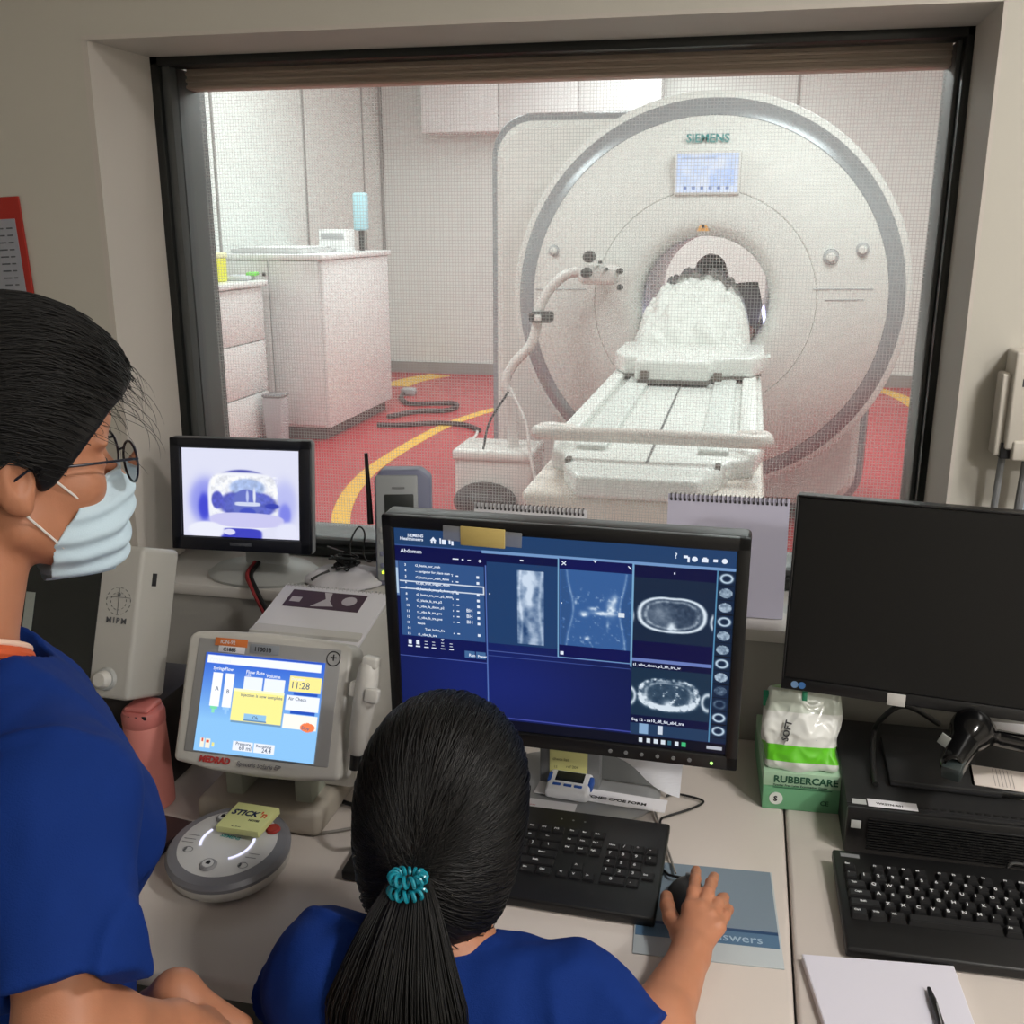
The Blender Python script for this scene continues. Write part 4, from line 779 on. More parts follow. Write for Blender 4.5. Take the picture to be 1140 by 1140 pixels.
# ------------------------------------------------------------------ physiological monitor (left)
s_ = 1.6/1.4; pc0 = EYE+(np.array([-.862, 1.151, 1.119])-EYE)*s_
wP, hP = .42, .235; pmn = thing('vital_signs_monitor', 'beige patient monitor with large dark screen and round knob, behind the standing person', 'patient monitor', (float(pc0[0])-.09, float(pc0[1])+.06, DZ))
xr = float(pc0[0])+.215*s_/2-.016; PMn = TR((xr-wP/2-(float(pc0[0])-.09), -.06, float(pc0[2])-DZ), (R_(-20), 0, R_(-2)))
place(MB().box((-wP/2, 0, -hP/2), (wP/2, .10, hP/2), .008, 3).build('housing', mat('beige_grey_plastic', (178, 176, 170), .45), pmn), PMn)
place(MB().box((-wP/2+.02, -.0015, -hP/2+.028), (wP/2-.068, .002, hP/2-.022)).build('screen', mat('dark_screen_green', (22, 27, 27), .18), pmn, False), PMn)
place(MB().lathe([(0, -.02), (.010, -.02), (.013, -.016), (.0135, 0)], 24, 'y').build('knob', OFFW, pmn), PMn @ TR((wP/2-.040, 0, -hP/2+.030)))
place(MB().lathe([(0, -.006), (.016, -.006), (.018, 0)], 24, 'y').build('knob_collar', LGREY, pmn), PMn @ TR((wP/2-.040, 0, -hP/2+.030)))
place(MB().box((0, -.0035, 0), (.016, -.002, .12)).build('ruler_strip', mat('ruler_grey', (150, 156, 150), .5, noise=.1, nscale=200), pmn), PMn @ TR((-.0+.013, 0, -hP/2+.03)))
lg = MB(); cx_ = wP/2-.034
for r_, n_ in ((.021, 30), (.0135, 24)):
    for i in range(0, n_, 2): a = 2*PI*i/n_; a2 = 2*PI*(i+1)/n_; lg.tube([(cx_+r_*math.cos(a), 0, .032+r_*math.sin(a)), (cx_+r_*math.cos(a2), 0, .032+r_*math.sin(a2))], .0005, 4)
lg.tube([(cx_-.021, 0, .038), (cx_+.021, 0, .038)], .0005, 4); lg.tube([(cx_, 0, .012), (cx_, 0, .052)], .0004, 4); lg.ball((cx_, 0, .042), (.003, .001, .003), 8)
place(lg.build('round_emblem', mat('emblem_grey', (110, 112, 112), .6), pmn), PMn @ TR((0, -.0006, 0)))
place(text_mb('MIPM', .0125, None, .0002, .0002, 'CENTER', space=1.35).build('lettering', mat('emblem_dark', (84, 86, 90), .6), pmn, False), PMn @ TR((cx_, -.0008, -.002)))
place(MB().box((wP/2-.0005, .03, .058), (wP/2+.0008, .042, .078), .0005).build('side_port', INK, pmn), PMn)
place(MB().box((-.02, -.001, -hP/2+.028), (.028, .0, -hP/2+.037)).build('label_strip', PAPER, pmn), PMn)
MB().box((-.14, -.02, .0), (.19, .14, .16), .01).build('stand_block', mat('dark_brown_stand', (40, 34, 32), .6), pmn)

# ------------------------------------------------------------------ small things beside the tumbler
t = thing('glue_bottle', 'small yellow and white bottle with blue cap beside the pink tumbler', 'bottle', (-1.0, 1.27, DZ)); MB().lathe([(0, 0), (.017, 0), (.018, .004), (.018, .10), (.012, .112), (0, .112)], 20).build('bottle_body', mat('cream_plastic', (226, 214, 160), .4), t)
MB().lathe([(0, .110), (.013, .110), (.013, .135), (.010, .140), (0, .140)], 20).build('cap', mat('sky_blue_plastic', (30, 130, 176), .35), t)
ph = thing('pen_cup', 'black pen cup standing left of the pink tumbler', 'pen cup', (-.955, 1.30, DZ)); MB().lathe([(0, 0), (.026, 0), (.028, .095), (.026, .095), (.024, .006), (0, .006)], 24).build('cup', BLK, ph)
t = thing('stapler', 'grey and black stapler leaning out of the black pen cup', 'stapler', (-.955, 1.30, .745), (R_(8), R_(20), 0)); MB().box((-.008, -.006, 0), (.008, .006, .12), .003).build('lever', GREYP, t); MB().box((-.007, .006, 0), (.007, .012, .10), .002).build('base_bar', BLK, t)

# ------------------------------------------------------------------ pink tumbler
PINK = mat('pink_powder_coat', (214, 134, 124), .5, bump=.1, bscale=900)
tu = thing('tumbler', 'matte pink insulated tumbler with flip lid standing on the desk', 'tumbler', (-.893, 1.325, DZ))
MB().lathe([(0, 0), (.033, 0), (.036, .003), (.0362, .02), (.0345, .09), (.0325, .142), (.031, .145)], 48).build('body', PINK, tu)
ld = MB().lathe([(.032, .143), (.0333, .145), (.0333, .160), (.031, .166), (.026, .168), (0, .168)], 48).build('lid', mat('pink_lid', (200, 118, 112), .42), tu)
MB().box((-.021, -.022, .166), (.021, .024, .176), .008, 3).build('flip_cover', mat('pink_lid', (200, 118, 112), .42), ld); MB().box((-.008, -.031, .158), (.008, -.028, .166), .001).build('lid_slot', INK, ld); MB().box((.014, -.028, .160), (.022, -.0255, .166), .001).build('lid_slot', INK, ld)

# ------------------------------------------------------------------ intercom puck
pk = thing('intercom_console', 'round white and grey intercom console with glowing arcs on the desk', 'intercom', tuple(oz(257, 957, .748)[:2])+(DZ,), (R_(7), 0, 0))
pk.location.z = DZ+.012
MB().lathe([(0, 0), (.078, 0), (.084, .006), (.087, .018), (.0875, .022)], 64).build('base', OFFW, pk); MB().lathe([(.0875, .022), (.0885, .028), (.084, .034), (.072, .0375), (.0705, .0375)], 64).build('grey_ring', mat('puck_grey', (122, 122, 128), .4), pk)
MB().lathe([(.0705, .0375), (.069, .0382), (.03, .0395), (0, .040)], 64).build('face_plate', mat('puck_face', (206, 206, 206), .35), pk)
for a0, a1 in ((R_(150), R_(205)), (R_(-62), R_(18))):
    mb = MB(); n = 16; vs = []
    for i in range(n+1): a = a0+(a1-a0)*i/n; vs += [(.040*math.cos(a), .040*math.sin(a), .0405), (.036*math.cos(a), .036*math.sin(a), .0405)]
    mb.add(vs, [(2*i, 2*i+1, 2*i+3, 2*i+2) for i in range(n)]); mb.build('light_arc', emat('puck_light', (225, 225, 255), 1.3), pk, False)
def flat_text(t, s, x, y, z, rot=0.0, **k): return text_mb(t, s, TR((x, y, z), (0, 0, rot)) @ FLAT, **k)
flat_text('SIEMENS', .0085, .0, .006, .0402, -.10, bold=.0002, ext=.0001, align='CENTER').build('lettering', mat('teal_lettering', (40, 140, 140), .5), pk, False)
for x, y, r in ((-.004, -.050, .0125), (-.030, .046, .0105)):
    q = MB().lathe([(0, .0425), (r*.8, .0425), (r, .0395)], 28).build('round_button', mat('button_grey', (140, 140, 142), .4), pk); place(q, TR((x, y, 0)))
    q2 = MB().lathe([(0, .0432), (r*.62, .0432), (r*.64, .0425)], 24).build('button_cap', mat('puck_face', (206, 206, 206), .35), q); g_ = MB(); g_.prism([(-.003, -.002), (.003, -.002), (.003, .003), (0, .0055), (-.003, .003)], .0432, .0435); g_.build('button_symbol', INK, q)
q = MB().lathe([(0, .043), (.0085, .043), (.0105, .0395)], 28).build('stop_button', mat('stop_red', (168, 52, 48), .4), pk); place(q, TR((.054, .036, 0)))
mb = MB()
for x, y, w_, r0 in ((-.056, -.005, .018, .15), (-.056, -.012, .018, .15), (-.054, .003, .018, .15), (.050, -.018, .016, .2), (.048, -.026, .016, .2)): mb.box((x-w_/2, y-.0003, .0398), (x+w_/2, y+.0003, .0402), M=TR((0, 0, 0), (0, 0, 0)))
for x, y in ((-.052, -.026), (.040, -.042)): mb.box((x-.0015, y-.003, .0396), (x+.0015, y+.003, .0402)); mb.tube([(x+.012*math.cos(a)*.6+.004, y+.0055*math.sin(a), .0398) for a in [2*PI*i/14 for i in range(14)]], .0003, 4, closed=True)
mb.build('face_markings', mat('emblem_dark', (84, 86, 90), .6), pk)
# sticky notes
sn = thing('sticky_note_pad', 'pale green sticky note pad lying on the round intercom console', 'sticky notes', tuple(oz(277, 916, .79)[:2])+(.7905,), (R_(4), R_(-3), R_(-6)))
SNM = mat('sticky_green', (226, 230, 160), .7); MB().box((-.035, -.030, 0), (.035, .030, .010), .0008).build('note_block', SNM, sn)
flat_text('STICK', .0160, -.030, .002, .0102, 0, bold=.0006, ext=.0001, shear=.15).build('lettering', mat('navy_print', (24, 44, 78), .5), sn, False)
flat_text("'n", .0180, .016, .002, .0102, 0, bold=.0006, ext=.0001).build('lettering_accent', mat('orange_print', (226, 100, 56), .5), sn, False)
tq = flat_text('NOTES', .0055, .006, -.009, .0102, 0, bold=.0002, ext=.0001); flat_text('76 x 76 mm', .0032, -.012, -.026, .0102, 0, bold=.0, ext=.0001, mb=tq); tq.build('small_print', INK, sn, False)
# dark phone beside the console
p = oz(168, 945, DZ); tp2 = thing('phone', 'dark maroon-brown flat phone case lying left of the round intercom', 'phone', (p.x-.012, p.y, DZ), (0, 0, R_(-8))); MB().box((-.04, -.075, 0), (.04, .075, .010), .004, 3).build('case', mat('dark_maroon', (52, 32, 32), .5), tp2); MB().box((-.036, -.07, .010), (.036, .07, .0108)).build('cover', mat('maroon_leather', (60, 38, 36), .6), tp2)
# cables on the desk behind the note pad
tag(MB().tube(catmull([(-.66, 1.40, .735), (-.60, 1.385, .737), (-.55, 1.372, .736), (-.50, 1.36, .735), (-.44, 1.37, .735)], 8), .0035, 8).build('desk_cable', CABLE), 'black cable running along the desk behind the round intercom', 'cable')
tag(MB().tube(catmull([(-.60, 1.29, .734), (-.56, 1.31, .734), (-.51, 1.345, .734), (-.47, 1.40, .734)], 8), .0025, 8).build('desk_cable', mat('grey_cable', (140, 136, 130), .5)), 'thin grey cable leaving the round intercom towards the right', 'cable')

# ------------------------------------------------------------------ keyboards
KEY = mat('key_black', (22, 22, 24), .5); KB = mat('keyboard_black', (17, 17, 18), .42)
ROWS = [(5, [('Esc', 1, 0), ('F1', 1, 2), ('F2', 1, 3), ('F3', 1, 4), ('F4', 1, 5), ('F5', 1, 6.5), ('F6', 1, 7.5), ('F7', 1, 8.5), ('F8', 1, 9.5), ('F9', 1, 11), ('F10', 1, 12), ('F11', 1, 13), ('F12', 1, 14), ('Prt', 1, 15.25), ('Scr', 1, 16.25), ('Brk', 1, 17.25)]),
 (3.9, [(c, 1, i) for i, c in enumerate('`1234567890-=')]+[('<--', 2, 13), ('Ins', 1, 15.25), ('Hm', 1, 16.25), ('PgU', 1, 17.25), ('Num', 1, 18.5), ('/', 1, 19.5), ('*', 1, 20.5), ('-', 1, 21.5)]),
 (2.9, [('Tab', 1.5, 0)]+[(c, 1, 1.5+i) for i, c in enumerate('QWERTYUIOP[]')]+[('\\', 1.5, 13.5), ('Del', 1, 15.25), ('End', 1, 16.25), ('PgD', 1, 17.25), ('7', 1, 18.5), ('8', 1, 19.5), ('9', 1, 20.5), ('+', 1, 21.5)]),
 (1.9, [('Caps', 1.75, 0)]+[(c, 1, 1.75+i) for i, c in enumerate("ASDFGHJKL;'")]+[('Enter', 2.25, 12.75), ('4', 1, 18.5), ('5', 1, 19.5), ('6', 1, 20.5)]),
 (.9, [('Shift', 2.25, 0)]+[(c, 1, 2.25+i) for i, c in enumerate('ZXCVBNM,./')]+[('Shift', 2.75, 12.25), ('^', 1, 16.25), ('1', 1, 18.5), ('2', 1, 19.5), ('3', 1, 20.5), ('Ent', 1, 21.5)]),
 (-.1, [('Ctrl', 1.25, 0), ('Win', 1.25, 1.25), ('Alt', 1.25, 2.5), ('', 6.25, 3.75), ('Alt', 1.25, 10), ('Fn', 1.25, 11.25), ('Mn', 1.25, 12.5), ('Ctrl', 1.25, 13.75), ('<', 1, 15.25), ('v', 1, 16.25), ('>', 1, 17.25), ('0', 2, 18.5), ('.', 1, 20.5)])]
KM = {}
def keymesh(u, h, low):
    k = (u, h, low)
    if k not in KM:
        w_, d_ = u*.019-.0018, .0172; b = bmesh.new(); bmesh.ops.create_cube(b, size=1)
        for v in b.verts:
            top = v.co.z > 0; v.co = Vector((v.co.x*w_-(math.copysign(.0012 if low else .0026, v.co.x) if top else 0), v.co.y*d_-(math.copysign(.001 if low else .0022, v.co.y) if top else 0), h if top else 0))
        bmesh.ops.bevel(b, geom=b.edges[:], offset=.0008, segments=2, affect='EDGES'); me = bpy.data.meshes.new('key'); b.to_mesh(me); b.free(); me.materials.append(KEY)
        me.polygons.foreach_set('use_smooth', [True]*len(me.polygons)); me.set_sharp_from_angle(angle=R_(40)); KM[k] = me
    return KM[k]
def keyboard(label, loc, rot, kh, low, depth, extra_front, w=.445, tilt=3):
    t = thing('keyboard', label, 'keyboard', loc, (R_(tilt), 0, rot)); x0 = -.428/2; y0 = extra_front
    MB().box((-w/2, 0, 0), (w/2, depth, .016), .004, 3).build('case', KB, t)
    lg = MB(); leg = []
    for r, row in ROWS:
        for (c, u, x) in row:
            kx = x0+(x+u/2)*.019; ky = y0+.011+r*.019+.0095-.0019
            o = bpy.data.objects.new('key', keymesh(u, kh, low)); COL.objects.link(o); o.parent = t; o.location = (kx, ky, .0155)
            if c: leg.append((c, kx, ky, u))
    for (c, kx, ky, u) in leg:
        s = .0080 if len(c) == 1 else .0046; text_mb(c, s, TR((kx-(.0068 if len(c) > 1 else .0045), ky+(-.001 if len(c) == 1 else 0), .0157+kh)) @ FLAT, .0002, .00005, mb=lg)
    lg.build('key_legends', WINK, t, False); return t
k1 = keyboard('slim black keyboard in front of the lit monitor, partly behind the seated head', (-.294, 1.190, DZ+.001), R_(-1.2), .0035, True, .215, .046)
k2 = keyboard('black keyboard with tall keys and palm rest on the right desk section', (.171+.2245, 1.187, DZ+.001), R_(1.2), .0085, False, .205, .048, .449)
for i in range(3): MB().cyl((.06+i*.018, .19, .0155), (.06+i*.018, .19, .0165), .0016, n=8).build('indicator', GREYP, k1)
MB().box((-.214, .188, .0158), (-.188, .196, .0164)).build('maker_label', GREYP, k2)
for x in (.035, .055): MB().box((x, .18, .0158), (x+.012, .186, .0162)).build('status_mark', LGREY, k2)

# ------------------------------------------------------------------ mouse pad and mouse
pad = thing('mouse_pad', 'grey-blue printed mouse pad under the seated person\'s right hand', 'mouse pad', (-.006, 1.235, DZ), (0, 0, R_(3.5)))
MB().box((-.095, -.098, 0), (.095, .105, .0022), .0008).build('pad_body', mat('pad_pale', (178, 186, 190), .5), pad)
MB().box((-.093, -.035, .0022), (.0925, .104, .0025)).build('pad_picture', mat('pad_slate', (122, 138, 152), .45), pad, False)
MB().box((-.093, -.062, .0022), (.0925, -.036, .0026)).build('pad_stripe', mat('pad_blue', (84, 116, 146), .45), pad, False)
MB().box((-.093, -.036, .0022), (.0925, -.030, .0027)).build('pad_edge_line', mat('pad_navy', (44, 74, 112), .45), pad, False)
flat_text('Answers', .022, .072, -.056, .0027, 0, align='RIGHT', ext=.0001, bold=.0001).build('slogan', mat('pad_text', (160, 184, 204), .5), pad, False)
flat_text('SIEMENS', .009, -.090, .092, .0026, 0, ext=.0001, bold=.0003).build('lettering', mat('navy_print', (24, 44, 78), .5), pad, False)
ms = thing('mouse', 'black corded computer mouse under the seated person\'s hand', 'mouse', (-.034, 1.240, DZ+.003), (0, 0, R_(-2)))
organic('shell', lambda P: smax(ell(P, (0, 0, .004), (.029, .052, .026)), -P[:, 2], .003), (-.036, -.06, -.003), (.036, .06, .038), .002, BLK, ms)
MB().cyl((-.004, .035, .0225), (.004, .035, .0225), .006, n=16, bev=.001).build('scroll_wheel', GREYP, ms)
a = oz(742, 968, .742); tag(MB().tube(catmull([(-.036, 1.290, .742), oz(748, 975, .740), oz(742, 972, .736), oz(733, 962, .735), oz(722, 945, .735), oz(734, 922, .736), oz(736, 912, .736), oz(745, 908, .735), oz(770, 900, .735), oz(783, 892, .735), oz(765, 886, .735), oz(752, 884, .735), oz(742, 886, .735)], 8), .0019, 8).build('mouse_cable', CABLE), 'thin black mouse cable curling up the desk from the mouse', 'cable')
tag(MB().tube(catmull([oz(752, 972, .738), oz(745, 950, .735), oz(738, 930, .735), oz(732, 912, .735), oz(728, 900, .736)], 8), .0017, 8).build('thin_cable', mat('grey_cable', (140, 136, 130), .5)), 'thin grey cable beside the black mouse cable', 'cable')

# ------------------------------------------------------------------ papers under the lit monitor
f = thing('form_strip', 'long white paper strip with bold black heading under the lit monitor', 'paper', tuple(oz(675, 888, .753)[:2])+(.7515,), (0, 0, R_(-4)))
MB().box((-.115, -.016, 0), (.095, .020, .0012)).build('paper_sheet', PAPER, f, False)
flat_text('NUMBER MATCHES CPOE FORM', .0098, -.094, -.006, .0015, 0, bold=.0004, ext=.0001, sx=1.12).build('heading', INK, f, False)
f2 = thing('paper_slip', 'small white paper with faint red print under the bold-headed strip', 'paper', tuple(oz(612, 899, .75)[:2])+(.7495,), (0, 0, R_(-2)))
MB().box((-.075, -.018, 0), (.04, .02, .0008)).build('paper_sheet', PAPER, f2, False); flat_text('checked', .005, -.04, .0, .001, 0, ext=.0001).build('red_print', mat('faint_red', (214, 150, 160), .6), f2, False)
dv = thing('pulse_meter', 'small white meter with dark display and blue buttons under the lit monitor', 'meter', tuple(oz(634, 882, .756)[:2])+(.757,), (R_(14), 0, R_(-4)))
MB().box((-.036, -.022, 0), (.034, .03, .018), .006, 3).build('body', mat('device_white', (222, 224, 230), .35), dv); MB().box((-.024, .003, .018), (.022, .025, .0186), .0005).build('display', mat('meter_display', (24, 28, 34), .2), dv)
BLU = mat('button_blue', (40, 84, 168), .4)
for x in (-.019, -.001, .016): MB().box((x-.0065, -.008, .018), (x+.0065, -.003, .0195), .0006).build('button', BLU, dv)
for s in (-1, 1): MB().box((s*.033-.004, .0, .004), (s*.033+.004, .022, .0185), .003).build('side_grip', BLU, dv)
yn = thing('sticky_note', 'pale yellow handwritten sticky note stuck on the monitor stand neck', 'sticky note', tuple(oy(633, 846, 1.4865)), (0, 0, 0))
MB().box((-.031, -.0006, -.028), (.031, 0, .045)).build('paper_square', mat('note_yellow', (222, 220, 150), .75), yn, False)
tq = text_mb('check list', .007, TR((-.026, -.001, -.002)), 0, .0001); text_mb('ref 204', .007, TR((-.004, -.001, -.014)), 0, .0001, mb=tq); text_mb('13', .006, TR((-.024, -.001, -.016)), 0, .0001, mb=tq); tq.build('handwriting', mat('faint_ink', (130, 128, 90), .7), yn, False)
hp = thing('handwritten_page', 'curled white handwritten page hanging below the lit monitor', 'paper', (0, 0, 0))
A, B_, Cc, Dd = oy(672, 842, 1.40), oy(760, 852, 1.40), oy(757, 893, 1.40), oy(712, 862, 1.40)
def hpf(u, v):
    t_ = A.lerp(B_, u); b_ = Vector(oy(700, 850, 1.40)).lerp(Vector(oy(756, 892, 1.41)), u); p = t_.lerp(b_, v); return p+Vector((0, -.02*math.sin(PI*u)*v+.01, 0))
mb = MB(); mb.sheet(hpf, 12, 8, .0006); hpo = mb.build('page', mat('ruled_paper', (216, 218, 226), .8, noise=.10, nscale=160, stretch=(.25, 1, 3)), hp)
gp = thing('green_card', 'small green card tucked behind the handwritten page', 'card', oy(728, 848, 1.418)); MB().box((-.022, -.0006, -.006), (.022, .0006, .02)).build('card_sheet', mat('green_card', (112, 168, 96), .6), gp, False)
gs = thing('grey_folder', 'dark grey folder standing behind the papers under the lit monitor', 'folder', (-.14, 1.515, .752), (R_(-40), 0, R_(-3))); MB().box((-.06, -.001, 0), (.07, .001, .09)).build('cover', mat('folder_grey', (96, 98, 98), .6), gs, False); MB().box((-.06, -.0025, .075), (.07, -.001, .088)).build('label_strip', PAPER, gs, False)

# ------------------------------------------------------------------ glove box and wipes
gx = thing('glove_box', 'green and white glove carton reading RUBBERCARE on the desk seam', 'glove box', (.131, 1.525, DZ), (0, 0, R_(3)))
GRN = mat('glove_green', (112, 176, 132), .5); GRW = mat('carton_white', (216, 222, 216), .5)
MB().box((-.061, 0, 0), (.061, .20, .066), .0015).build('carton', GRN, gx)
MB().box((-.0612, -.0006, .042), (.0612, .2, .0662), .0005).build('upper_band', mat('pale_green_band', (166, 200, 170), .5), gx); 
MB().box((-.045, .12, .0662), (.045, .19, .0672), .001).build('opening_film', mat('film_white', (220, 224, 222), .3), gx)
tq = text_mb('RUBBERCARE', .0165, TR((-.046, -.0012, .0490)), .0005, .0001, sx=1.0); tq.build('lettering', mat('deep_green_print', (26, 84, 60), .5), gx, False)
tq = text_mb('Powder Free Latex Examination Gloves', .0052, TR((-.046, -.0012, .0425)), .0001, .0001); tq.box((-.046, -.0012, .0392), (.045, -.0008, .0402)); text_mb('CE', .011, TR((.028, -.0012, .014)), .0002, .0001, mb=tq); tq.build('small_print', mat('deep_green_print', (26, 84, 60), .5), gx, False)
mb = MB(); mb.cyl((-.040, .0, .020), (-.040, -.0014, .020), .0105, n=28); mb.build('size_disc', GRW, gx); text_mb('S', .012, TR((-.0437, -.0018, .0158)), .0006, .0001).build('size_letter', INK, gx, False)
wp = thing('wet_wipes', 'crumpled white wet-wipes pouch with bright green band on the glove carton', 'wipes', (.124, 1.556, DZ+.070), (R_(-20), 0, R_(2)))
def wfn(P):
    r = ell(P, (0, 0, .052), (.056, .034, .066)); q = np.stack([np.abs(P[:, 0])-.046, np.abs(P[:, 1])-.018, np.abs(P[:, 2]-.056)-.056], 1)
    b = np.linalg.norm(np.maximum(q, 0), axis=1)+np.minimum(q.max(1), 0)-.010; return smin(r, b, .02)*.8+.0055*wav(P, 75)+.0022*np.abs(wav(P, 170, 2))+.010*np.clip(P[:, 2]-.1, 0, 1)*np.sin(P[:, 0]*90)*6
wpm = bpy.data.materials.new('wipes_film'); wpm.use_nodes = True; nt = wpm.node_tree; b_ = nt.nodes['Principled BSDF']; b_.inputs['Roughness'].default_value = .28; b_.inputs['Coat Weight'].default_value = .3
tc = nt.nodes.new('ShaderNodeTexCoord'); sp = nt.nodes.new('ShaderNodeSeparateXYZ'); nt.links.new(tc.outputs['Object'], sp.inputs[0]); cr = nt.nodes.new('ShaderNodeValToRGB'); mp = nt.nodes.new('ShaderNodeMapRange'); mp.inputs['From Max'].default_value = .13
nt.links.new(sp.outputs['Z'], mp.inputs['Value']); nt.links.new(mp.outputs['Result'], cr.inputs['Fac']); cr.color_ramp.interpolation = 'CONSTANT'; e = cr.color_ramp.elements
e[0].position = 0; e[0].color = (*lin((214, 220, 214)), 1); e[1].position = .02; e[1].color = (*lin((106, 208, 46)), 1)
for p_, c_ in ((.22, (226, 228, 224)), (.62, (196, 204, 192)), (.90, (148, 190, 120))): x = e.new(p_); x.color = (*lin(c_), 1)
nt.links.new(cr.outputs['Color'], b_.inputs['Base Color'])
organic('pouch', wfn, (-.075, -.05, -.02), (.075, .05, .145), .0022, wpm, wp)
place(text_mb('SOFT', .014, None, .0004, .0002).build('lettering', INK, wp, False), TR((-.022, -.0375, .035), (R_(0), R_(-80), 0)))
MB().box((.0, -.0375, .040), (.022, -.034, .048), .001).build('blue_print', mat('teal_print', (110, 176, 186), .5), wp)
MB().box((-.06, -.004, .085), (-.048, .002, .11), .001).build('corner_print', mat('green_print', (40, 150, 110), .5), wp); MB().box((-.002, -.032, .10), (.006, -.026, .118), .001).build('corner_print', mat('green_print', (40, 150, 110), .5), wp)

# ------------------------------------------------------------------ computer, cable, scanner, notepad
pcx = thing('desktop_computer', 'flat black desktop computer lying on the right desk section behind the keyboard', 'computer', (.188, 1.42, DZ), (0, 0, 0))
MB().box((0, .012, 0), (.40, .30, .074), .003).build('case', BLKM, pcx)
fr = MB(); fr.box((0, .004, 0), (.40, .014, .074), .003)
for k in range(13): fr.box((.03, -.0, .010+k*.0042), (.395, .006, .0122+k*.0042), .0004)
fr.build('ribbed_front', BLK, pcx)
MB().box((.0, .02, .074), (.40, .022, .0745)).build('lid_seam', INK, pcx); 
v_ = MB()
for k in range(22): v_.box((.025+k*.012, .026, .074), (.032+k*.012, .031, .0748))
v_.build('vent_slots', mat('vent_black', (6, 6, 6), .6), pcx)
MB().box((.006, -.0006, .045), (.020, .0, .058), .0002).build('maker_sticker', LGREY, pcx)
MB().box((.030, .015, .0745), (.10, .036, .0752), .0002).build('white_label', PAPER, pcx); MB().box((.008, .018, .0745), (.028, .032, .075)).build('grey_label', LGREY, pcx)
flat_text('WKSTN-R01', .007, .042, .022, .0754, -.03, bold=.0002, ext=.0001).build('label_print', INK, pcx, False)
bb = thing('media_drive', 'square matte black slab lying on the flat black computer', 'drive', (.255, 1.50, .8045), (0, 0, R_(-1))); MB().box((0, 0, 0), (.16, .15, .012), .003).build('slab', BLKM, bb); MB().box((.002, -.0008, .004), (.158, .0, .0065)).build('front_seam', INK, bb)
tag(MB().tube(catmull([oz(975, 873, .812), oz(972, 850, .815), oz(973, 815, .83), oy(985, 797, 1.60), oy(1002, 786, 1.60), oy(1020, 790, 1.62), oy(1045, 806, 1.64)], 8), .0045, 10).build('power_cable', CABLE), 'thick black power cable arching over the flat black computer', 'cable')
tag(MB().tube(catmull([oy(1140, 962, 1.41), oy(1125, 962, 1.405), oy(1116, 976, 1.40), oz(1112, 1000, .752)], 8), .002, 8).build('thin_cable', mat('dark_grey_cable', (60, 60, 60), .4)), 'thin dark cable arching over the tall-key keyboard', 'cable')
bs_ = thing('barcode_scanner', 'glossy black handheld barcode scanner resting on the flat black computer', 'scanner')
h0 = od(1075, 822, 1.50); Z_ = .8045+.012
c1_, c2_ = od(1082, 812, 1.53), od(1060, 850, 1.47); hd1 = od(1150, 830, 1.56); c3_ = od(1093, 818, 1.53)
bs_.location = c1_
o_ = np.array(c1_)
def sfn(P):
    P = P+o_; d = ell(P, np.array(c1_), (.030, .034, .030)); d = smin(d, cap(P, c1_, c2_, .024, .017), .012); return smin(d, cap(P, np.array(c3_), np.array(hd1), .013, .014), .015)
organic('shell', sfn, (-.09, -.09, -.09), (.14, .11, .09), .0025, GLOSS, bs_)
dirv = (c2_-c1_).normalized(); q_ = dirv.to_track_quat('-Z', 'Y').to_matrix().to_4x4()
place(MB().box((-.013, -.010, -.012), (.013, .012, .030), .003).build('scan_window', mat('scan_window', (50, 58, 58), .25), bs_), Matrix.Translation(c2_-c1_+Vector((0, -.009, -.006))) @ q_)
place(MB().box((-.007, -.001, -.009), (.007, .001, .009), .0004).build('sticker', mat('sticker_grey', (150, 154, 150), .6), bs_), Matrix.Translation(od(1051, 824, 1.478)-c1_) @ Euler((0, R_(22), R_(-30)), 'XYZ').to_matrix().to_4x4())
npd = thing('notepad', 'small ruled notepad lying on the computer beside the barcode scanner', 'notepad', tuple(oz(1116, 866, .82)[:2])+(.8045,), (0, 0, R_(-6)))
MB().box((-.045, -.03, 0), (.05, .032, .012), .0005).build('card_backing', mat('cream_card', (196, 190, 160), .6), npd); MB().box((-.041, -.03, .012), (.05, .032, .014), .0003).build('top_page', mat('cream_page', (222, 212, 204), .7), npd)
ln = MB()
for k in range(6): ln.box((-.012+k*.0052, -.026, .0141), (-.0114+k*.0052, .028, .0143))
ln.build('ruled_lines', mat('faint_line', (120, 110, 108), .7), npd)
wc = thing('card', 'white card with tan corner lying under the dark monitor at the right edge', 'card', oz(1148, 802, .83)); wc.location.z = .8055; MB().box((-.05, -.03, 0), (.05, .03, .002)).build('card_sheet', PAPER, wc, False); MB().box((-.0, .0, .002), (.05, .03, .006), .001).build('tan_corner', mat('tan_paper', (176, 148, 104), .7), wc)

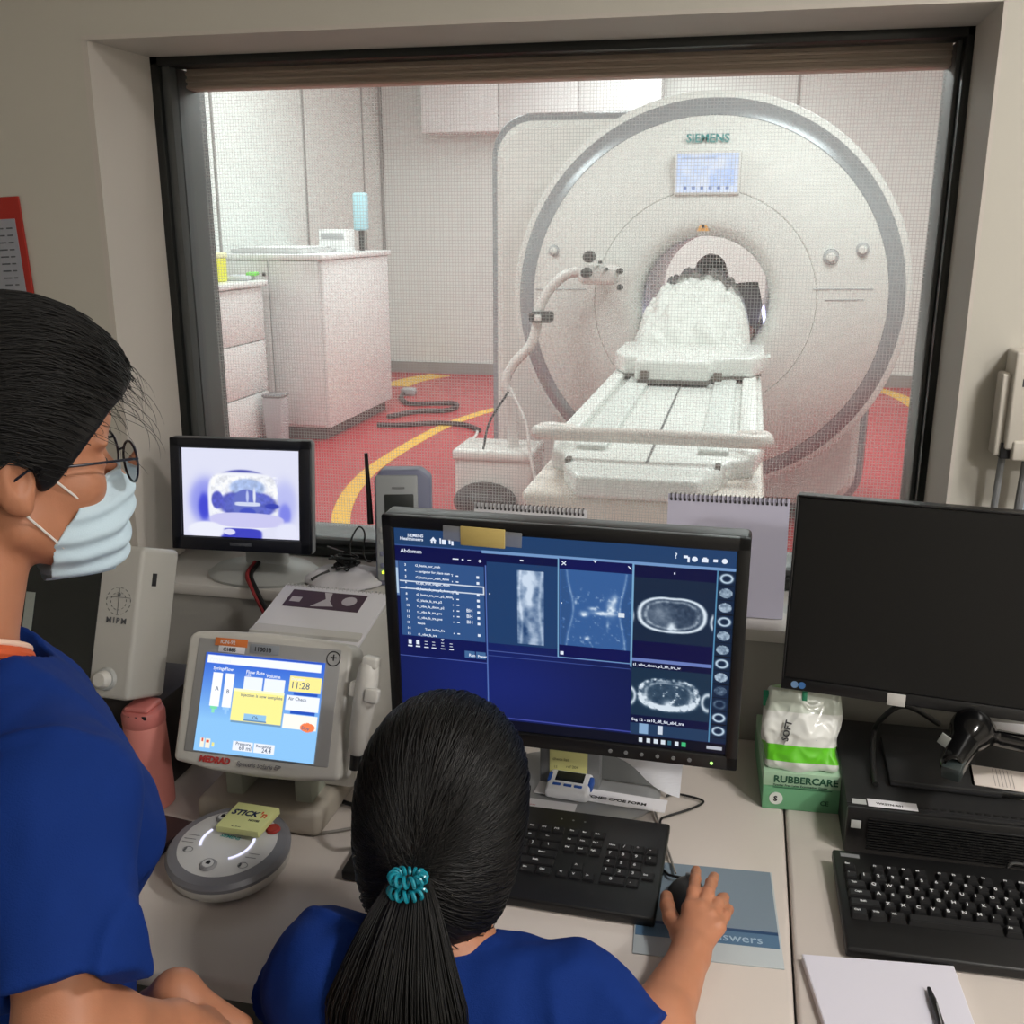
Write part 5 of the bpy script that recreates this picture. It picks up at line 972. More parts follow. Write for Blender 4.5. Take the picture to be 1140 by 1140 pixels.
# ------------------------------------------------------------------ blank paper pad and pen
pp = thing('paper_pad', 'blank white paper pad lying in front of the tall-key keyboard', 'paper', (0, 0, 0)); c = [oz(893, 1061, .742), oz(1062, 1074, .742), oz(1140, 1290, .742), oz(960, 1270, .742)]
o = c[0]; pp.location = (o.x, o.y, DZ)
MB().prism([(q.x-o.x, q.y-o.y) for q in c][::-1], 0, .010, 'z').build('sheets', PAPER, pp, False)
MB().prism([((q.x-o.x)*.99+.001, (q.y-o.y)*.995-.0006) for q in c][::-1], .010, .0108, 'z').build('top_sheet', mat('top_paper', (214, 212, 224), .8), pp, False)
pa, pb = oz(1034, 1100, .7455), oz(1050, 1148, .7455); pn = thing('pen', 'black ballpoint pen lying on the blank paper pad', 'pen', pa)
v = (pb-pa).normalized()*.14; MB().cyl((0, 0, 0), v*.12, .0022, .0038, 14).build('tip', INK, pn); MB().cyl(v*.12, v, .0042, .0040, 16, bev=.001).build('barrel', BLK, pn); MB().box((.003, -.09, .002), (.0045, -.03, .005), .0005).build('clip', SILV, pn)

# ------------------------------------------------------------------ things on the walls
fo = thing('clip_folder', 'red clip folder holding a printed sheet on the left part of the wall', 'folder', (-1.45, YW-.001, 1.60))
FM = TR((0, 0, 0), (0, R_(-2.5), 0))
place(MB().box((-.12, -.006, -.16), (.115, 0, .078), .002).build('backing', mat('folder_red', (164, 40, 30), .5), fo), FM); place(MB().box((-.118, -.008, -.158), (.102, -.006, .038), .0005).build('printed_sheet', mat('dull_paper', (150, 152, 160), .8), fo), FM)
tq = MB()
for k in range(12):
    for x, wd_ in ((-.1, .05), (-.04, .05), (.02, .03), (.060, .018), (.082, .014)): tq.box((x, -.0086, .020-k*.013), (x+wd_*(.6+.4*math.sin(k*3+x*90)**2), -.008, .0225-k*.013))
place(tq.build('print_lines', mat('print_grey', (90, 92, 98), .7), fo, False), FM)
wb = thing('wall_unit', 'off-white wall-mounted switch unit with two grey tubes below, right of the window', 'wall unit', (.4, YW, 1.28))
MB().box((.005, -.062, .012), (.16, -.0, .165), .005, 3).build('cover', mat('unit_cream', (208, 202, 192), .45), wb); MB().box((-.008, -.05, .0), (.006, -.012, .13), .004, 3).build('side_flange', mat('unit_cream', (208, 202, 192), .45), wb)
MB().box((.016, -.066, -.004), (.16, -.01, .028), .004, 3).build('lower_cap', mat('unit_cream', (208, 202, 192), .45), wb); MB().box((.002, -.055, -.003), (.016, -.02, .022), .001).build('dark_port', INK, wb)
text_mb('LS', .017, TR((.018, -.0625, .112), (0, 0, 0)), .0002, .0002).build('lettering', mat('dark_lettering', (60, 62, 66), .5), wb, False); text_mb('SIEMENS', .009, TR((.028, -.0625, .137)), .0003, .0002).build('maker_lettering', mat('teal_lettering', (40, 140, 140), .5), wb, False)
for x, r_, m_ in ((.010, .0055, GREYP), (.046, .0065, GREYP)): MB().tube([(x, -.035, .01), (x-.002, -.03, -.1), (x-.004, -.022, -.34)], r_, 10).build('tube', m_, wb)
bc = thing('wall_card', 'pale blue card on the wall below the switch unit at the right edge', 'card', (.468, YW-.002, 1.16)); MB().box((-.012, -.003, -.1), (.06, 0, .085), .001).build('card_sheet', mat('pale_blue_card', (176, 190, 202), .6), bc); MB().box((-.008, -.0036, .06), (.056, -.003, .075)).build('header_strip', PAPER, bc, False)
jb = thing('sill_clip', 'small grey cable clip box on the sill beside the lilac calendar', 'clip', (.118, 1.86, .942)); MB().box((-.012, -.015, 0), (.012, .015, .028), .003).build('clip_body', LGREY, jb); MB().box((-.006, -.018, .028), (.006, .0, .05), .002).build('clip_jaw', GREYP, jb)
# lamps of the control room; the weak back-left one is an added fill, out of view
LP = mat('lamp_housing', (220, 220, 216), .5)
for (x, y, sz, e, rot, wh) in ((1.15, .75, .30, 28, 0, 'over the right desk section'), (-1.0, -1.0, .6, 3, 0, 'at the back left of the control room'), (1.95, -1.1, .34, 60, 0, 'at the back right of the control room')):
    t = thing('ceiling_lamp', 'square ceiling lamp panel '+wh, 'ceiling lamp', (x, y, ZC-.03)); MB().box((-sz/2-.02, -sz/2-.02, .0), (sz/2+.02, sz/2+.02, .03), .004).build('frame', LP, t)
    la = bpy.data.lights.new('control_room_lamp', 'AREA'); la.shape = 'SQUARE'; la.size = sz; la.energy = e; la.color = (1, .965, .92); o = bpy.data.objects.new('control_room_lamp', la); COL.objects.link(o); o.location = (x, y, ZC-.035)
# ================================================================== PEOPLE
SKINM = mat('skin_warm', (184, 124, 93), .5, sss=.10, noise=.07, nscale=60, bump=.10, bscale=700)
HAIRM = mat('hair_black', (12, 10, 10), .48, spec=.45); HAIRB = mat('hair_brown', (58, 30, 20), .32, spec=.7); HAIRS = mat('hair_under', (8, 7, 8), .5)
SCRUB = mat('scrub_blue', (12, 46, 118), .85, bump=.3, bscale=700, noise=.07, nscale=25, spec=.2)
def frame(heading, pitch, roll=0.0):
    f = np.array([math.cos(R_(heading))*math.cos(R_(pitch)), math.sin(R_(heading))*math.cos(R_(pitch)), -math.sin(R_(pitch))])
    r = np.array([math.sin(R_(heading)), -math.cos(R_(heading)), 0]); u = np.cross(r, f)
    if roll: c, s = math.cos(R_(roll)), math.sin(R_(roll)); r, u = r*c+u*s, u*c-r*s
    return np.stack([r, f, u], 1)
def headsdf(Q):
    x, y, z = Q[:, 0], Q[:, 1], Q[:, 2]; A = np.abs(x); S = np.stack([A, y, z], 1)
    d = ell(Q, (0, -.012, .035), (.074, .094, .090))
    d = smin(d, ell(Q, (0, .036, .046), (.058, .067, .050)), .02)
    d = smin(d, ell(Q, (0, .030, -.035), (.060, .058, .070)), .03)
    d = smin(d, cap(S, (.050, -.005, -.055), (.012, .066, -.100), .022, .017), .025)      # jaw line to chin
    d = smin(d, ell(S, (.038, .058, -.022), (.024, .022, .022)), .02)                      # cheekbone
    d = smin(d, ell(S, (.028, .080, .022), (.026, .008, .007)), .014)                      # brow ridge
    d = smax(d, -ell(S, (.032, .098, .0), (.019, .014, .012)), .012)                       # eye socket
    d = smin(d, ell(S, (.032, .074, .0), (.0135, .0125, .0125)), .004)                     # eye
    d = smin(d, cap(S, (.020, .0875, .002), (.044, .078, .0), .0022), .004)                # upper lid
    d = smin(d, cap(Q, (0, .084, .012), (0, .107, -.030), .0065, .0105), .010)             # nose
    d = smin(d, ell(S, (.011, .096, -.034), (.008, .010, .007)), .006)
    d = smin(d, ell(Q, (0, .086, -.058), (.024, .012, .006)), .005); d = smin(d, ell(Q, (0, .084, -.070), (.020, .012, .007)), .005)
    d = smax(d, -ell(Q, (0, .100, -.064), (.026, .010, .0018)), .003)
    e = ell(S, (.077, -.012, -.002), (.011, .019, .032)); rot = S-np.array([.080, -.012, .0], np.float32)
    e = smax(e, -ell(S, (.0885, -.007, .004), (.009, .010, .018)), .004); e = smin(e, ell(S, (.080, -.006, -.026), (.006, .008, .010)), .006)
    e = smax(e, -ell(S, (.086, -.002, .0), (.006, .005, .006)), .003)
    return smin(d, e, .006)
def hairline(y, pts): return np.interp(y, [p[0] for p in pts], [p[1] for p in pts])
def finger(P, pts, r0, r1, k=.004):
    d = None; n = len(pts)-1
    for i in range(n):
        c = cap(P, pts[i], pts[i+1], r0+(r1-r0)*i/n, r0+(r1-r0)*(i+1)/n); d = c if d is None else smin(d, c, k)
    return d
def grow_hair(name, starts, target, fn, M, H, parent, m, rad, k=22, seed=0, off=(.0, .004), jit=.006, bow=None):
    # starts (n,3) local; strands follow the hair volume (local sdf fn) from the hairline to the tie point
    r = np.random.default_rng(seed); n = len(starts); t = np.linspace(0, 1, k)[None, :, None]; tg = target+r.normal(0, jit, (n, 3))
    S = starts[:, None, :]*(1-t)+tg[:, None, :]*t; c = np.array([0, -.015, .0]); O = r.uniform(*off, (n, 1))
    L0 = np.linalg.norm(starts-c, axis=1)[:, None, None]; L1 = np.linalg.norm(tg-c, axis=1)[:, None, None]; D = S-c; S = c+D/np.linalg.norm(D, axis=2, keepdims=True)*(L0*(1-t)+L1*t)
    if bow is not None: S = S+np.array(bow)*np.sin(np.pi*t)
    F_ = S.reshape(-1, 3).astype(np.float32)
    for it in range(5):
        e = 1e-3; d = fn(F_); g = np.stack([fn(F_+np.eye(3, dtype=np.float32)[i]*e)-d for i in range(3)], 1)/e; g /= np.linalg.norm(g, axis=1, keepdims=True)+1e-6
        F_ = F_-(d-np.repeat(O[:, 0], k))[:, None]*g*.9
    S = F_.reshape(n, k, 3); S[:, :, :] += .0012*np.sin(np.linspace(0, 9, k)[None, :, None]+r.uniform(0, 6, (n, 1, 3)))
    return strands(name, S @ M.T+H, rad, m, parent)

def person_body(J, MT, MH, H, hands, extra_len=True):
    rt, ft, ut = MT[:, 0], MT[:, 1], MT[:, 2]
    def torso(P, g=0.0):
        d = cap(P, J['ls'], J['rs'], .050+g); Q = P-np.asarray(J['chest'], np.float32)
        d = smin(d, ell(P, J['chest'], (.145+g, .095+g, .15+g), MT.astype(np.float32)), .06)
        d = smin(d, ell(P, J['waist'], (.125+g, .09+g, .14+g), MT.astype(np.float32)), .06); d = smin(d, ell(P, J['pelvis'], (.155+g, .105+g, .12+g), J['MP'].astype(np.float32)), .06)
        for s in (-1, 1): b = np.array(J['chest'])+rt*.062*s+ft*.068-ut*.01; d = smin(d, ell(P, b, (.05+g, .045+g, .05+g)), .04)
        return d
    def arm(P, s, g=0.0): return smin(cap(P, J[s+'s'], J[s+'e'], .046+g, .036+g), ell(P, J[s+'s'], (.053+g,)*3), .03)
    def legs(P, g=0.0):
        d = None
        for s in 'lr':
            c = smin(cap(P, J[s+'h'], J[s+'k'], .082+g, .055+g), cap(P, J[s+'k'], J[s+'a'], .053+g, .036+g), .03); d = c if d is None else np.minimum(d, c)
        return d
    def body(P):
        d = smin(torso(P), legs(P), .04)
        for s in 'lr':
            d = smin(d, arm(P, s), .03); e, w = np.array(J[s+'e']), np.array(J[s+'w']); mid = e+(w-e)*.3; d = smin(d, cap(P, e, mid, .037, .038), .02); d = smin(d, cap(P, mid, w, .038, .0235), .02)
            a = np.array(J[s+'a']); d = smin(d, cap(P, a-np.array([0, 0, .04]), a+J['foot']*.14-np.array([0, 0, .055]), .034, .026), .02)
        hd = headsdf(((P-H.astype(np.float32)) @ MH.astype(np.float32)))
        nk = np.array(J['nb']); hb = H+MH @ np.array([0, -.03, -.05]); d = smin(d, cap(P, nk, hb, .054, .050), .035)
        return smin(smin(d, hd, .014), hands(P), .012)
    return body, torso, arm, legs

# ---------------------------------------------------------------- seated woman
H2 = np.array(od(500, 903, 1.20)); MH2 = frame(80, 16, 2); MT2 = frame(84, 38)
J2 = dict(ls=np.array(od(370, 1090, 1.12)), rs=np.array(od(634, 1128, 1.14)), nb=np.array(od(497, 1058, 1.16)))
sc2 = (J2['ls']+J2['rs'])/2; J2['chest'] = sc2+np.array([.0, -.01, -.12]); J2['waist'] = sc2+np.array([-.01, -.12, -.26]); J2['pelvis'] = np.array([sc2[0]-.01, sc2[1]-.2, .55]); J2['MP'] = np.eye(3)
J2['re'] = np.array(oz(712, 1185, .775)); J2['rw'] = np.array(oz(768, 1064, .768)); J2['le'] = J2['ls']+np.array([-.06, .05, -.19]); J2['le'][2] = .775; J2['lw'] = np.array([-.40, 1.03, .772])
for s, k in (('l', -1), ('r', 1)):
    J2[s+'h'] = J2['pelvis']+np.array([k*.09, .03, -.03]); J2[s+'k'] = J2[s+'h']+np.array([k*.05, .40, .0]); J2[s+'a'] = J2[s+'k']+np.array([0, -.05, -.43])
    J2[s+'a'][2] = .085
J2['foot'] = np.array([0, 1.0, 0])
def jz(lst): return [np.array(oz(x, y, z)) for x, y, z in lst]
HF = dict(thumb=jz([(757, 1040, .770), (747, 1022, .768), (743, 1008, .765), (742, 998, .757)]),
          index=jz([(768, 1012, .787), (772, 993, .793), (774, 979, .787), (775, 969, .775)]),
          middle=jz([(780, 1013, .788), (788, 994, .793), (792, 983, .785), (795, 976, .772)]),
          ring=jz([(791, 1021, .784), (799, 1006, .786), (804, 1001, .776), (807, 999, .763)]),
          little=jz([(800, 1033, .778), (807, 1019, .778), (810, 1014, .768), (812.5, 1012, .757)]))
def hand2(P):
    w = J2['rw']; k = [HF[n][0] for n in ('index', 'middle', 'ring', 'little')]
    d = cap(P, w, k[0], .0175, .0110); d = smin(d, cap(P, w, k[1], .0175, .0110), .010); d = smin(d, cap(P, w, k[2], .0165, .0102), .010); d = smin(d, cap(P, w, k[3], .0155, .0092), .010)
    d = smin(d, cap(P, w+(k[0]-w)*.15, HF['thumb'][0], .015, .013), .012)
    f = finger(P, HF['thumb'], .0115, .0085)
    for n, a, b in (('index', .0088, .0070), ('middle', .0090, .0071), ('ring', .0085, .0067), ('little', .0077, .0060)): f = np.minimum(f, finger(P, HF[n], a, b))
    for n in ('index', 'middle', 'ring', 'little'): d = smin(d, ell(P, HF[n][0]+np.array([0, 0, .004]), (.008,)*3), .005)
    d = smin(d, f, .004)
    # relaxed left hand on the keyboard
    l = J2['lw']; fd = np.array([.30, .95, 0]); fd /= np.linalg.norm(fd); sd = np.array([fd[1], -fd[0], 0]); g = None
    for i, o in enumerate((.026, .009, -.009, -.026)):
        b = l+fd*.082+sd*o+np.array([0, 0, .012]); c = cap(P, l, b, .018, .0115); g = c if g is None else smin(g, c, .012)
        L = (.036, .042, .038, .030)[i]; g = smin(g, finger(P, [b, b+fd*L+np.array([0, 0, .003]), b+fd*(L*1.55)+np.array([0, 0, -.010]), b+fd*(L*1.8)+np.array([0, 0, -.024])], .0092, .007), .005)
    g = smin(g, finger(P, [l+fd*.02+sd*.015, l+fd*.05+sd*.042, l+fd*.075+sd*.046-np.array([0, 0, .008])], .013, .009), .010)
    return np.minimum(d, g)
w2 = thing('person', 'seated person seen from behind in blue scrubs, black ponytail, right hand on the mouse', 'person', (float(J2['pelvis'][0]), float(J2['pelvis'][1]), 0))
def kid(o, par): o.parent = par; o.matrix_parent_inverse = Matrix.Translation(-par.location); return o
body2, torso2, arm2, legs2 = person_body(J2, MT2, MH2, H2, hand2)
lo2 = (J2['pelvis'][0]-.32, J2['pelvis'][1]-.16, -.01); hi2 = (.10, 1.36, 1.24)
kid(organic('body', body2, lo2, hi2, .0034, SKINM), w2)
def folds(P, a=.004): return a*wav(P, 32, 1.0)-a*1.3*np.abs(wav(P*np.array([1, 1, .35], np.float32), 26, 3.0))+a*.6-a*1.1*np.exp(-(wav(P*np.array([1, 1, .45], np.float32), 19, 5.0)/.10)**2)+a*.5*wav(P*np.array([1.6, 1, .6], np.float32), 70, 2.0)
def scrub2(P):
    d = torso2(P, .014); ns = None
    for s in 'rl':
        S, E_ = J2[s+'s'], J2[s+'e']; ax = (E_-S)/np.linalg.norm(E_-S); L = np.linalg.norm(E_-S)*(1.0 if s == 'r' else .85)
        a = smin(cap(P, S, E_, .058, .056), ell(P, S, (.064,)*3), .03); cut = (P-S) @ ax-L; a2 = smax(a, cut, .004); inner = cap(P, S+ax*.12, E_+ax*.1, .047, .047)
        a2 = smax(a2, -smax(inner, (L-.05)-(P-S) @ ax, .01), .003); d = smin(d, a2, .03)
    d = d+folds(P, .0045)
    nk = cap(P, J2['nb']+np.array([0, .02, .02]), H2+MH2 @ np.array([0, -.01, -.05]), .050, .066); d = smax(d, -nk, .004)
    u = (P[:, 2]-.47); return smax(d, -u, .01)
o = organic('scrub_top', scrub2, lo2, (.10, 1.1, 1.14), .0045, SCRUB); kid(o, w2)
o = organic('scrub_trousers', lambda P: smax(smin(legs2(P, .012), ell(P, J2['pelvis'], (.168, .118, .12)), .03)+folds(P, .003), P[:, 2]-.58, .01), lo2, (.10, 1.36, .62), .009, SCRUB); kid(o, w2)
HL2 = [(-.12, -.2), (.02, -.16), (.045, -.04), (.06, .04), (.10, .075)]
def hair2(Q):
    d = ell(Q, (0, -.018, .034), (.090, .108, .104)); d = smin(d, ell(Q, (0.004, -.035, -.050), (.083, .082, .105)), .05)
    return smax(d, hairline(Q[:, 1], HL2)-Q[:, 2], .01)
T2l = np.array([.020, -.126, -.026]); T2 = H2+MH2 @ T2l
V, Fq = sdf_mesh(hair2, (-.12, -.16, -.17), (.12, .12, .16), .004); hs2 = np_mesh('hair', V @ MH2.T+H2, Fq, HAIRS); hs2.parent = w2; kid(hs2, w2)
r = np.random.default_rng(3); n = 5200; ph_ = r.uniform(-PI, PI, n); th_ = np.arccos(r.uniform(-.92, 1, n)); st = np.stack([np.sin(th_)*np.cos(ph_)*.09, np.sin(th_)*np.sin(ph_)*.108-.018, np.cos(th_)*.104+.034], 1)
st = st[(st[:, 1] > -.095) & (st[:, 2] > -.12) & (st[:, 2] > hairline(st[:, 1], HL2))]
o = grow_hair('hair_strands', st, T2l, hair2, MH2, H2, w2, HAIRM, .0007, 24, 1, (.0003, .0045), .009); kid(o, w2)
# ponytail
def tail(n, seed, spread, m, nm, side=0.0, rad=.0008):
    r = np.random.default_rng(seed); k = 26; t = np.linspace(0, 1, k)
    ctr = T2[None]+np.stack([-.006*t+.006*np.sin(t*3)+side*t, -.085*np.sin(np.minimum(t*3.0, 1.57))+.015*t, -.30*t**1.15], 1)
    a = r.uniform(0, 2*PI, n); q = np.sqrt(r.uniform(0, 1, n)); w = .010+spread*np.clip(t*2.4, 0, 1)**.8*(1-.25*t)
    S = ctr[None]+np.stack([np.cos(a)*q, np.sin(a)*q*.45, 0*a], 1)[:, None, :]*w[None, :, None]; S += r.normal(0, .0045, (n, 1, 3))*t[None, :, None]+.003*np.sin(t[None, :, None]*5+r.uniform(0, 6, (n, 1, 3)))*t[None, :, None]
    o = strands(nm, S, rad, m, w2); kid(o, w2); return o
tail(2000, 5, .070, HAIRM, 'ponytail'); tail(120, 6, .055, HAIRB, 'ponytail_highlights', .018, .0007)
k = 22; t = np.linspace(0, 1, k); r = np.random.default_rng(8); A_ = T2+(MH2 @ np.array([.0, 0, 0]))
# hair coil tie
tie = MB(); ax = np.array([0, -.25, -1.0]); ax /= np.linalg.norm(ax); e1 = np.array([1.0, 0, 0]); e2 = np.cross(ax, e1)
for q_, off in ((0, .005), (1, -.009)):
    pts = []; N_ = 240
    for i in range(N_):
        a = 2*PI*i/N_; b = a*13+q_; rad = .0150+.0048*math.cos(b); pts.append(T2+np.array([0, -.018, -.004])+(e1*math.cos(a)+e2*math.sin(a))*rad-ax*(off+.0048*math.sin(b)))
    tie.tube(pts, .0021, 6, closed=True)
o = tie.build('hair_tie', mat('teal_coil', (24, 138, 158), .25, coat=.4), w2); kid(o, w2)

# ---------------------------------------------------------------- standing woman on the left
H1 = np.array(od(10, 518, 1.05)); MH1 = frame(50, 1, 0); MT1 = frame(58, 14)
J1 = dict(nb=np.array(od(-46, 706, 1.02)), rs=np.array(od(55, 895, .94)))
J1['ls'] = 2*(J1['nb']+np.array([0, 0, -.075]))-J1['rs']; J1['ls'] = J1['nb']+(J1['ls']-J1['nb'])*1.0
sc1 = (J1['ls']+J1['rs'])/2; f1 = MT1[:, 1]
J1['chest'] = sc1+np.array([.0, .0, -.13])+f1*.02; J1['waist'] = sc1+np.array([.02, -.02, -.34]); J1['pelvis'] = sc1+np.array([.0, -.06, -.52]); J1['pelvis'][2] = .74; J1['MP'] = frame(58, 0)
J1['re'] = np.array(od(70, 1158, .86)); J1['rw'] = np.array(od(192, 1146, .99)); J1['le'] = np.array(od(120, 1180, 1.16)); J1['lw'] = np.array(od(196, 1108, 1.09))
for s, k in (('l', -1), ('r', 1)):
    J1[s+'h'] = J1['pelvis']+MT1[:, 0]*k*.09*np.array([1, 1, 0])-np.array([0, 0, .03]); J1[s+'k'] = J1[s+'h']+np.array([0, 0, -.36]); J1[s+'a'] = J1[s+'k']*1.0; J1[s+'a'][2] = .085
J1['foot'] = np.array([f1[0], f1[1], 0])/np.hypot(f1[0], f1[1])
def fist(P, w, tip, up, thumb_side, sc_=1.0):
    fd = (tip-w)/np.linalg.norm(tip-w); up = up-fd*(up @ fd); up /= np.linalg.norm(up); sd = np.cross(fd, up)*thumb_side; d = None; L = np.linalg.norm(tip-w)
    for i, o in enumerate((.026, .009, -.008, -.024)):
        b = w+fd*.072*sc_+sd*o*sc_+up*.006; c = cap(P, w, b, .020*sc_, .0125*sc_); d = c if d is None else smin(d, c, .012)
        l = (.034, .038, .035, .028)[i]*sc_; p1 = b+(fd*.80-up*.6)*l; p2 = p1+(-up*.95-fd*.25)*l*.7; p3 = p2+(-fd*.9-up*.1)*l*.5
        d = smin(d, finger(P, [b, p1, p2, p3], .0098*sc_, .0078*sc_), .004)
    th = w+fd*.02+sd*.022; return smin(d, finger(P, [th, th+fd*.035+sd*.012-up*.006, th+fd*.062+sd*.002-up*.014], .0125*sc_, .0092*sc_), .010)
def hand1(P):
    a = fist(P, J1['rw'], np.array(od(246, 1158, 1.05)), np.array([0, -.3, 1.0]), -1); b = fist(P, J1['lw'], np.array(od(226, 1140, 1.08)), np.array([0, -.1, 1.0]), 1); return smin(a, b, .003)
w1 = thing('person', 'standing person in blue scrubs at left with glasses, pale blue face mask and dark hair', 'person', (float(J1['pelvis'][0]), float(J1['pelvis'][1]), 0))
body1, torso1, arm1, legs1 = person_body(J1, MT1, MH1, H1, hand1)
al = np.stack([J1[k] for k in ('ls', 'rs', 'le', 're', 'lw', 'rw', 'pelvis', 'waist')]+[H1]); lo1 = al.min(0)-.2; hi1 = al.max(0)+np.array([.2, .2, .18]); lo1[2] = -.01
kid(organic('body', body1, lo1, hi1, .0034, SKINM), w1)
def scrub1(P):
    d = torso1(P, .022)
    for s in 'rl':
        S, E_ = J1[s+'s'], J1[s+'e']; ax = (E_-S)/np.linalg.norm(E_-S); L = np.linalg.norm(E_-S)*(.80)
        a = smin(cap(P, S, E_, .064, .070), ell(P, S, (.068,)*3), .03); a = smax(a, (P-S) @ ax-L, .003); a = smax(a, -smax(cap(P, S+ax*.12, E_+ax*.15, .047, .053), (L-.05)-(P-S) @ ax, .01), .003); d = smin(d, a, .025)
    d = d+folds(P, .005); nk = cap(P, J1['nb']-np.array([0, 0, .06])+MT1[:, 1]*.01, H1+MH1 @ np.array([0, -.03, -.05]), .066, .070)
    d = smax(d, -nk, .004); return smax(d, .66-P[:, 2], .01)
o = organic('scrub_top', scrub1, lo1+np.array([0, 0, .6]), (hi1[0], hi1[1], J1['nb'][2]+.1), .0042, SCRUB); kid(o, w1)
o = organic('scrub_trousers', lambda P: smax(smin(legs1(P, .016), ell(P, J1['pelvis'], (.17, .13, .12), J1['MP'].astype(np.float32)), .03)+folds(P, .003), P[:, 2]-.78, .01), lo1, (hi1[0], hi1[1], .82), .009, SCRUB); kid(o, w1)
# collar of the undershirt
nb = J1['nb']; nax = (H1+MH1 @ np.array([0, -.03, -.05])-nb); nax /= np.linalg.norm(nax); e1 = np.cross(nax, [0, 0, 1.0]); e1 = e1/np.linalg.norm(e1); e2 = np.cross(nax, e1)
for nm, rr, up_, m_ in (('undershirt_collar', .0075, -.026, mat('orange_cotton', (206, 88, 44), .7)), ('collar_trim', .0035, -.017, mat('cream_trim', (232, 196, 176), .7))):
    o = MB().tube([nb+nax*(up_+.012*math.cos(2*PI*i/40))+(e1*math.cos(2*PI*i/40)+e2*math.sin(2*PI*i/40))*.066 for i in range(40)], rr, 10, closed=True).build(nm, m_, w1); kid(o, w1)
HL1 = [(-.14, -.11), (-.045, -.09), (-.035, .012), (-.005, .030), (.012, -.018), (.024, -.012), (.06, .030), (.085, .056), (.13, .085)]
def hair1(Q):
    d = ell(Q, (0, .003, .050), (.090, .130, .120)); d = smin(d, ell(Q, (0, -.055, -.02), (.066, .055, .06)), .04); return smax(d, hairline(Q[:, 1], HL1)-Q[:, 2], .008)
V, Fq = sdf_mesh(hair1, (-.11, -.15, -.14), (.11, .12, .16), .0035); o = np_mesh('hair', V @ MH1.T+H1, Fq, HAIRS); o.parent = w1; kid(o, w1)
T1l = np.array([0, -.118, .01]); n = 4200; r = np.random.default_rng(13); ph_ = r.uniform(-PI, PI, n); th_ = np.arccos(r.uniform(-.45, 1, n)); st = np.stack([np.sin(th_)*np.cos(ph_)*.090, np.sin(th_)*np.sin(ph_)*.130+.003, np.cos(th_)*.120+.050], 1)
st = st[(st[:, 2] > hairline(st[:, 1], HL1)+.001) & (st[:, 1] > -.1)]
o = grow_hair('hair_strands', st, T1l, hair1, MH1, H1, w1, HAIRM, .0006, 22, 4, (.0003, .004), .010, (0, 0, .01)); kid(o, w1)
o = MB().ball(tuple(H1+MH1 @ np.array([0, -.135, .015])), (.038, .038, .036), 24).build('hair_bun', HAIRS, w1); kid(o, w1)
# loose wisps round the forehead and temple
W = []
for i in range(60):
    y0 = r.uniform(.06, .098); s = 1 if r.random() < .75 else -1; z0_ = float(np.interp(y0, [p[0] for p in HL1], [p[1] for p in HL1]))+r.uniform(0, .05); x0_ = s*.082*math.sqrt(max(0, 1-((y0+.016)/.110)**2-((z0_-.04)/.105)**2)); p = np.array([x0_, y0, z0_])
    t = np.linspace(0, 1, 16)[:, None]; L = r.uniform(.015, .06) if i % 3 else r.uniform(.05, .085); out = (p-np.array([0, -.016, .04])); out /= np.linalg.norm(out)
    W.append(p+out*L*.45*np.sin(t*2.2)+np.array([s*.1, .45, -.75])*L*t**1.5+.004*np.sin(t*5+r.uniform(0, 6, 3))*t)
W = np.array(W); o = strands('loose_wisps', W @ MH1.T+H1, .00028, HAIRM, w1); kid(o, w1)
W = []
for i in range(46):
    a = r.uniform(.2, 1.0); p = np.array([r.uniform(-.02, .06), .095*math.cos(a*1.4)*.9, .04+.100*math.sin(a*1.4)]); t = np.linspace(0, 1, 16)[:, None]; L = r.uniform(.03, .07)
    W.append(p+np.array([.2, .8, .35])*L*np.sin(t*1.6)*.8+np.array([.1, .2, -.8])*L*t**2.2+.003*np.sin(t*6+r.uniform(0, 6, 3))*t)
W = np.array(W); o = strands('top_wisps', W @ MH1.T+H1, .00024, HAIRM, w1); kid(o, w1)
# face mask
def mask1(Q):
    x, y, z = Q[:, 0], Q[:, 1], Q[:, 2]; S = np.stack([np.abs(x), y, z], 1)
    d = ell(Q, (0, .040, -.060), (.064, .072, .066)); d = smin(d, cap(Q, (0, .092, -.008), (0, .106, -.042), .010, .013), .03); d = smin(d, ell(Q, (0, .070, -.100), (.034, .034, .030)), .03)
    d = d+.0022*np.sin((z+.25*np.abs(x))*260)+.0015*wav(Q, 90); sh = np.abs(d+.001)-.0016
    top = z-(-.008+.0-.32*np.abs(x)); side = np.clip(.062+.80*(z+.022), .002, .075)-y; bot = (-.128+.25*np.abs(x))-z
    return smax(smax(smax(sh, top, .002), side, .002), bot, .002)
V, Fq = sdf_mesh(mask1, (-.09, .02, -.16), (.09, .15, .02), .0014); o = np_mesh('face_mask', V @ MH1.T+H1, Fq, mat('mask_blue', (200, 222, 236), .8, bump=.15, bscale=900), w1); kid(o, w1); msk = o
st_ = MB()
for s in (-1, 1):
    for a, m_, b in (((.056, .062, -.044), (.070, .030, -.010), (.080, -.004, .024)), ((.060, .030, -.078), (.070, .012, -.056), (.080, -.006, -.034))):
        st_ = MB().tube([H1+MH1 @ np.array([s*p[0], p[1], p[2]]) for p in catmull([Vector(a), Vector(m_), Vector(b)], 8)], .0013, 6)
        kid(st_.build('ear_loop', mat('white_elastic', (232, 228, 224), .7), w1), w1)
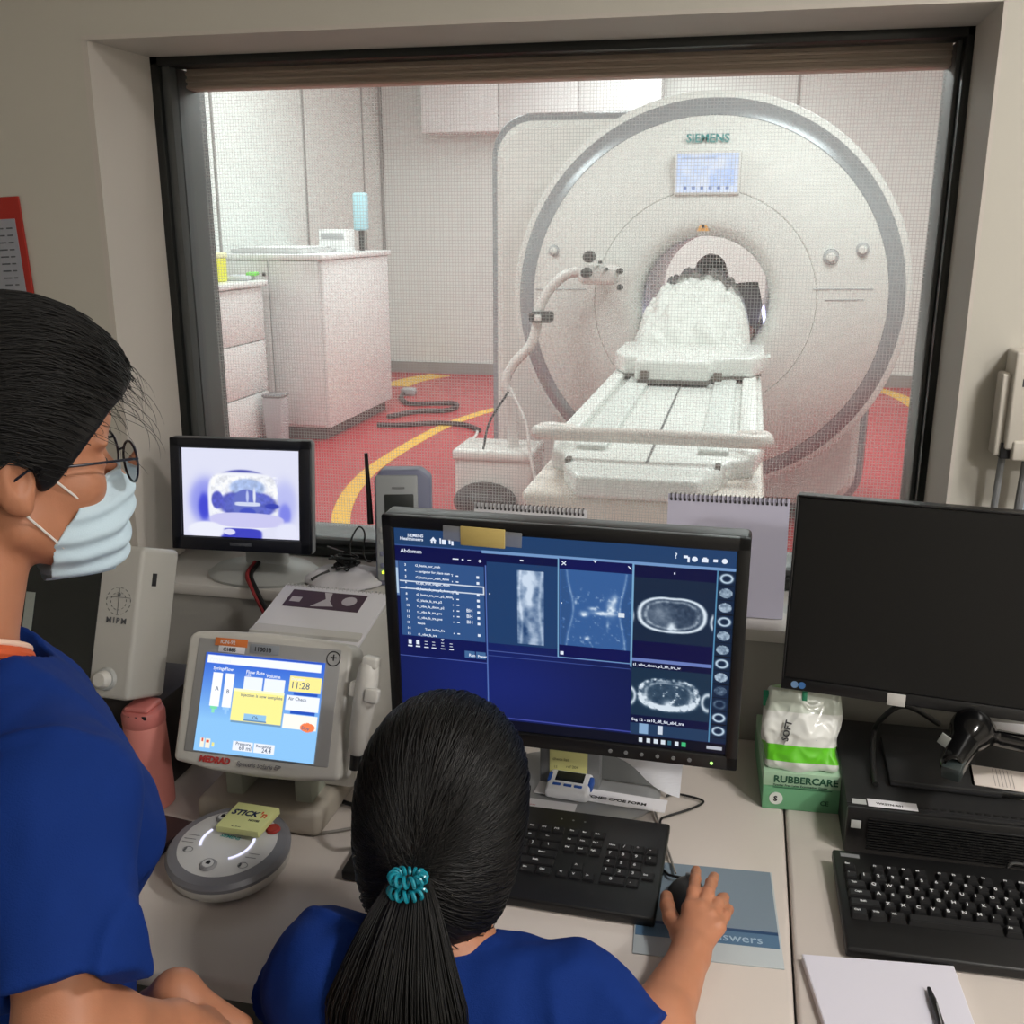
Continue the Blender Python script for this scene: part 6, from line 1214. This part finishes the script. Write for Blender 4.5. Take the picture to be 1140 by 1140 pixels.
# glasses
g_ = MB(); GL = MB()
for s in (-1, 1):
    ring = []
    for i in range(36):
        a = 2*PI*i/36; ex = .0245*math.cos(a)*(1 if math.sin(a) < 0 else 1.03); ez = .0215*math.sin(a)-.003; ring.append(H1+MH1 @ np.array([s*.034+ex, .112-.0009*abs(ex*20)**2-.06*abs(s*.034+ex)*.35, ez]))
    g_.tube(ring, .0013, 8, closed=True); c_ = sum(ring)/36; GL.add([c_]+ring, [(0, i+1, (i+1) % 36+1) for i in range(36)])
    g_.tube([H1+MH1 @ np.array(p) for p in ((s*.058, .111, .004), (s*.066, .102, .006), (s*.078, .05, .008), (s*.083, .0, .010), (s*.080, -.02, -.004))], .0014, 8)
g_.tube([H1+MH1 @ np.array(p) for p in ((-.011, .114, .002), (0, .116, .006), (.011, .114, .002))], .0013, 8)
gf = g_.build('glasses_frame', mat('glasses_dark', (18, 22, 40), .25), w1); kid(gf, w1); gf.name = 'glasses_frame'
o = GL.build('glasses_lens', bpy.data.materials['window_glass'], w1, False)
kid(o, w1)
# eyebrow and eye colour
eb = MB()
for s in (-1, 1): eb.tube([H1+MH1 @ np.array(p) for p in ((s*.018, .0905, .020), (s*.034, .0885, .025), (s*.050, .076, .020))], [.0022, .0026, .0012], 8)
o = eb.build('eyebrows', HAIRM, w1); kid(o, w1)
for s in (-1, 1): o = MB().ball(tuple(H1+MH1 @ np.array([s*.032, .0835, .0])), (.0052, .0035, .0052), 12).build('iris', mat('iris_dark', (28, 18, 14), .15), w1); kid(o, w1)
# ================================================================== CAMERA, WORLD, VIEW
cam = bpy.data.cameras.new('camera'); cam.sensor_width = 36; cam.lens = 36*FPX/1140; cam.clip_start = .02; co_ = bpy.data.objects.new('camera', cam); COL.objects.link(co_)
co_.location = tuple(EYE); co_.rotation_euler = (PI/2-PIT, 0, YAW); bpy.context.scene.camera = co_
wo = bpy.data.worlds.new('world'); wo.use_nodes = True; wo.node_tree.nodes['Background'].inputs[0].default_value = (.02, .02, .02, 1); bpy.context.scene.world = wo
vs_ = bpy.context.scene.view_settings; vs_.view_transform = 'Standard'; vs_.look = 'None'; vs_.gamma = 1; vs_.exposure = 0; vs_.use_curve_mapping = False
bpy.context.view_layer.update()
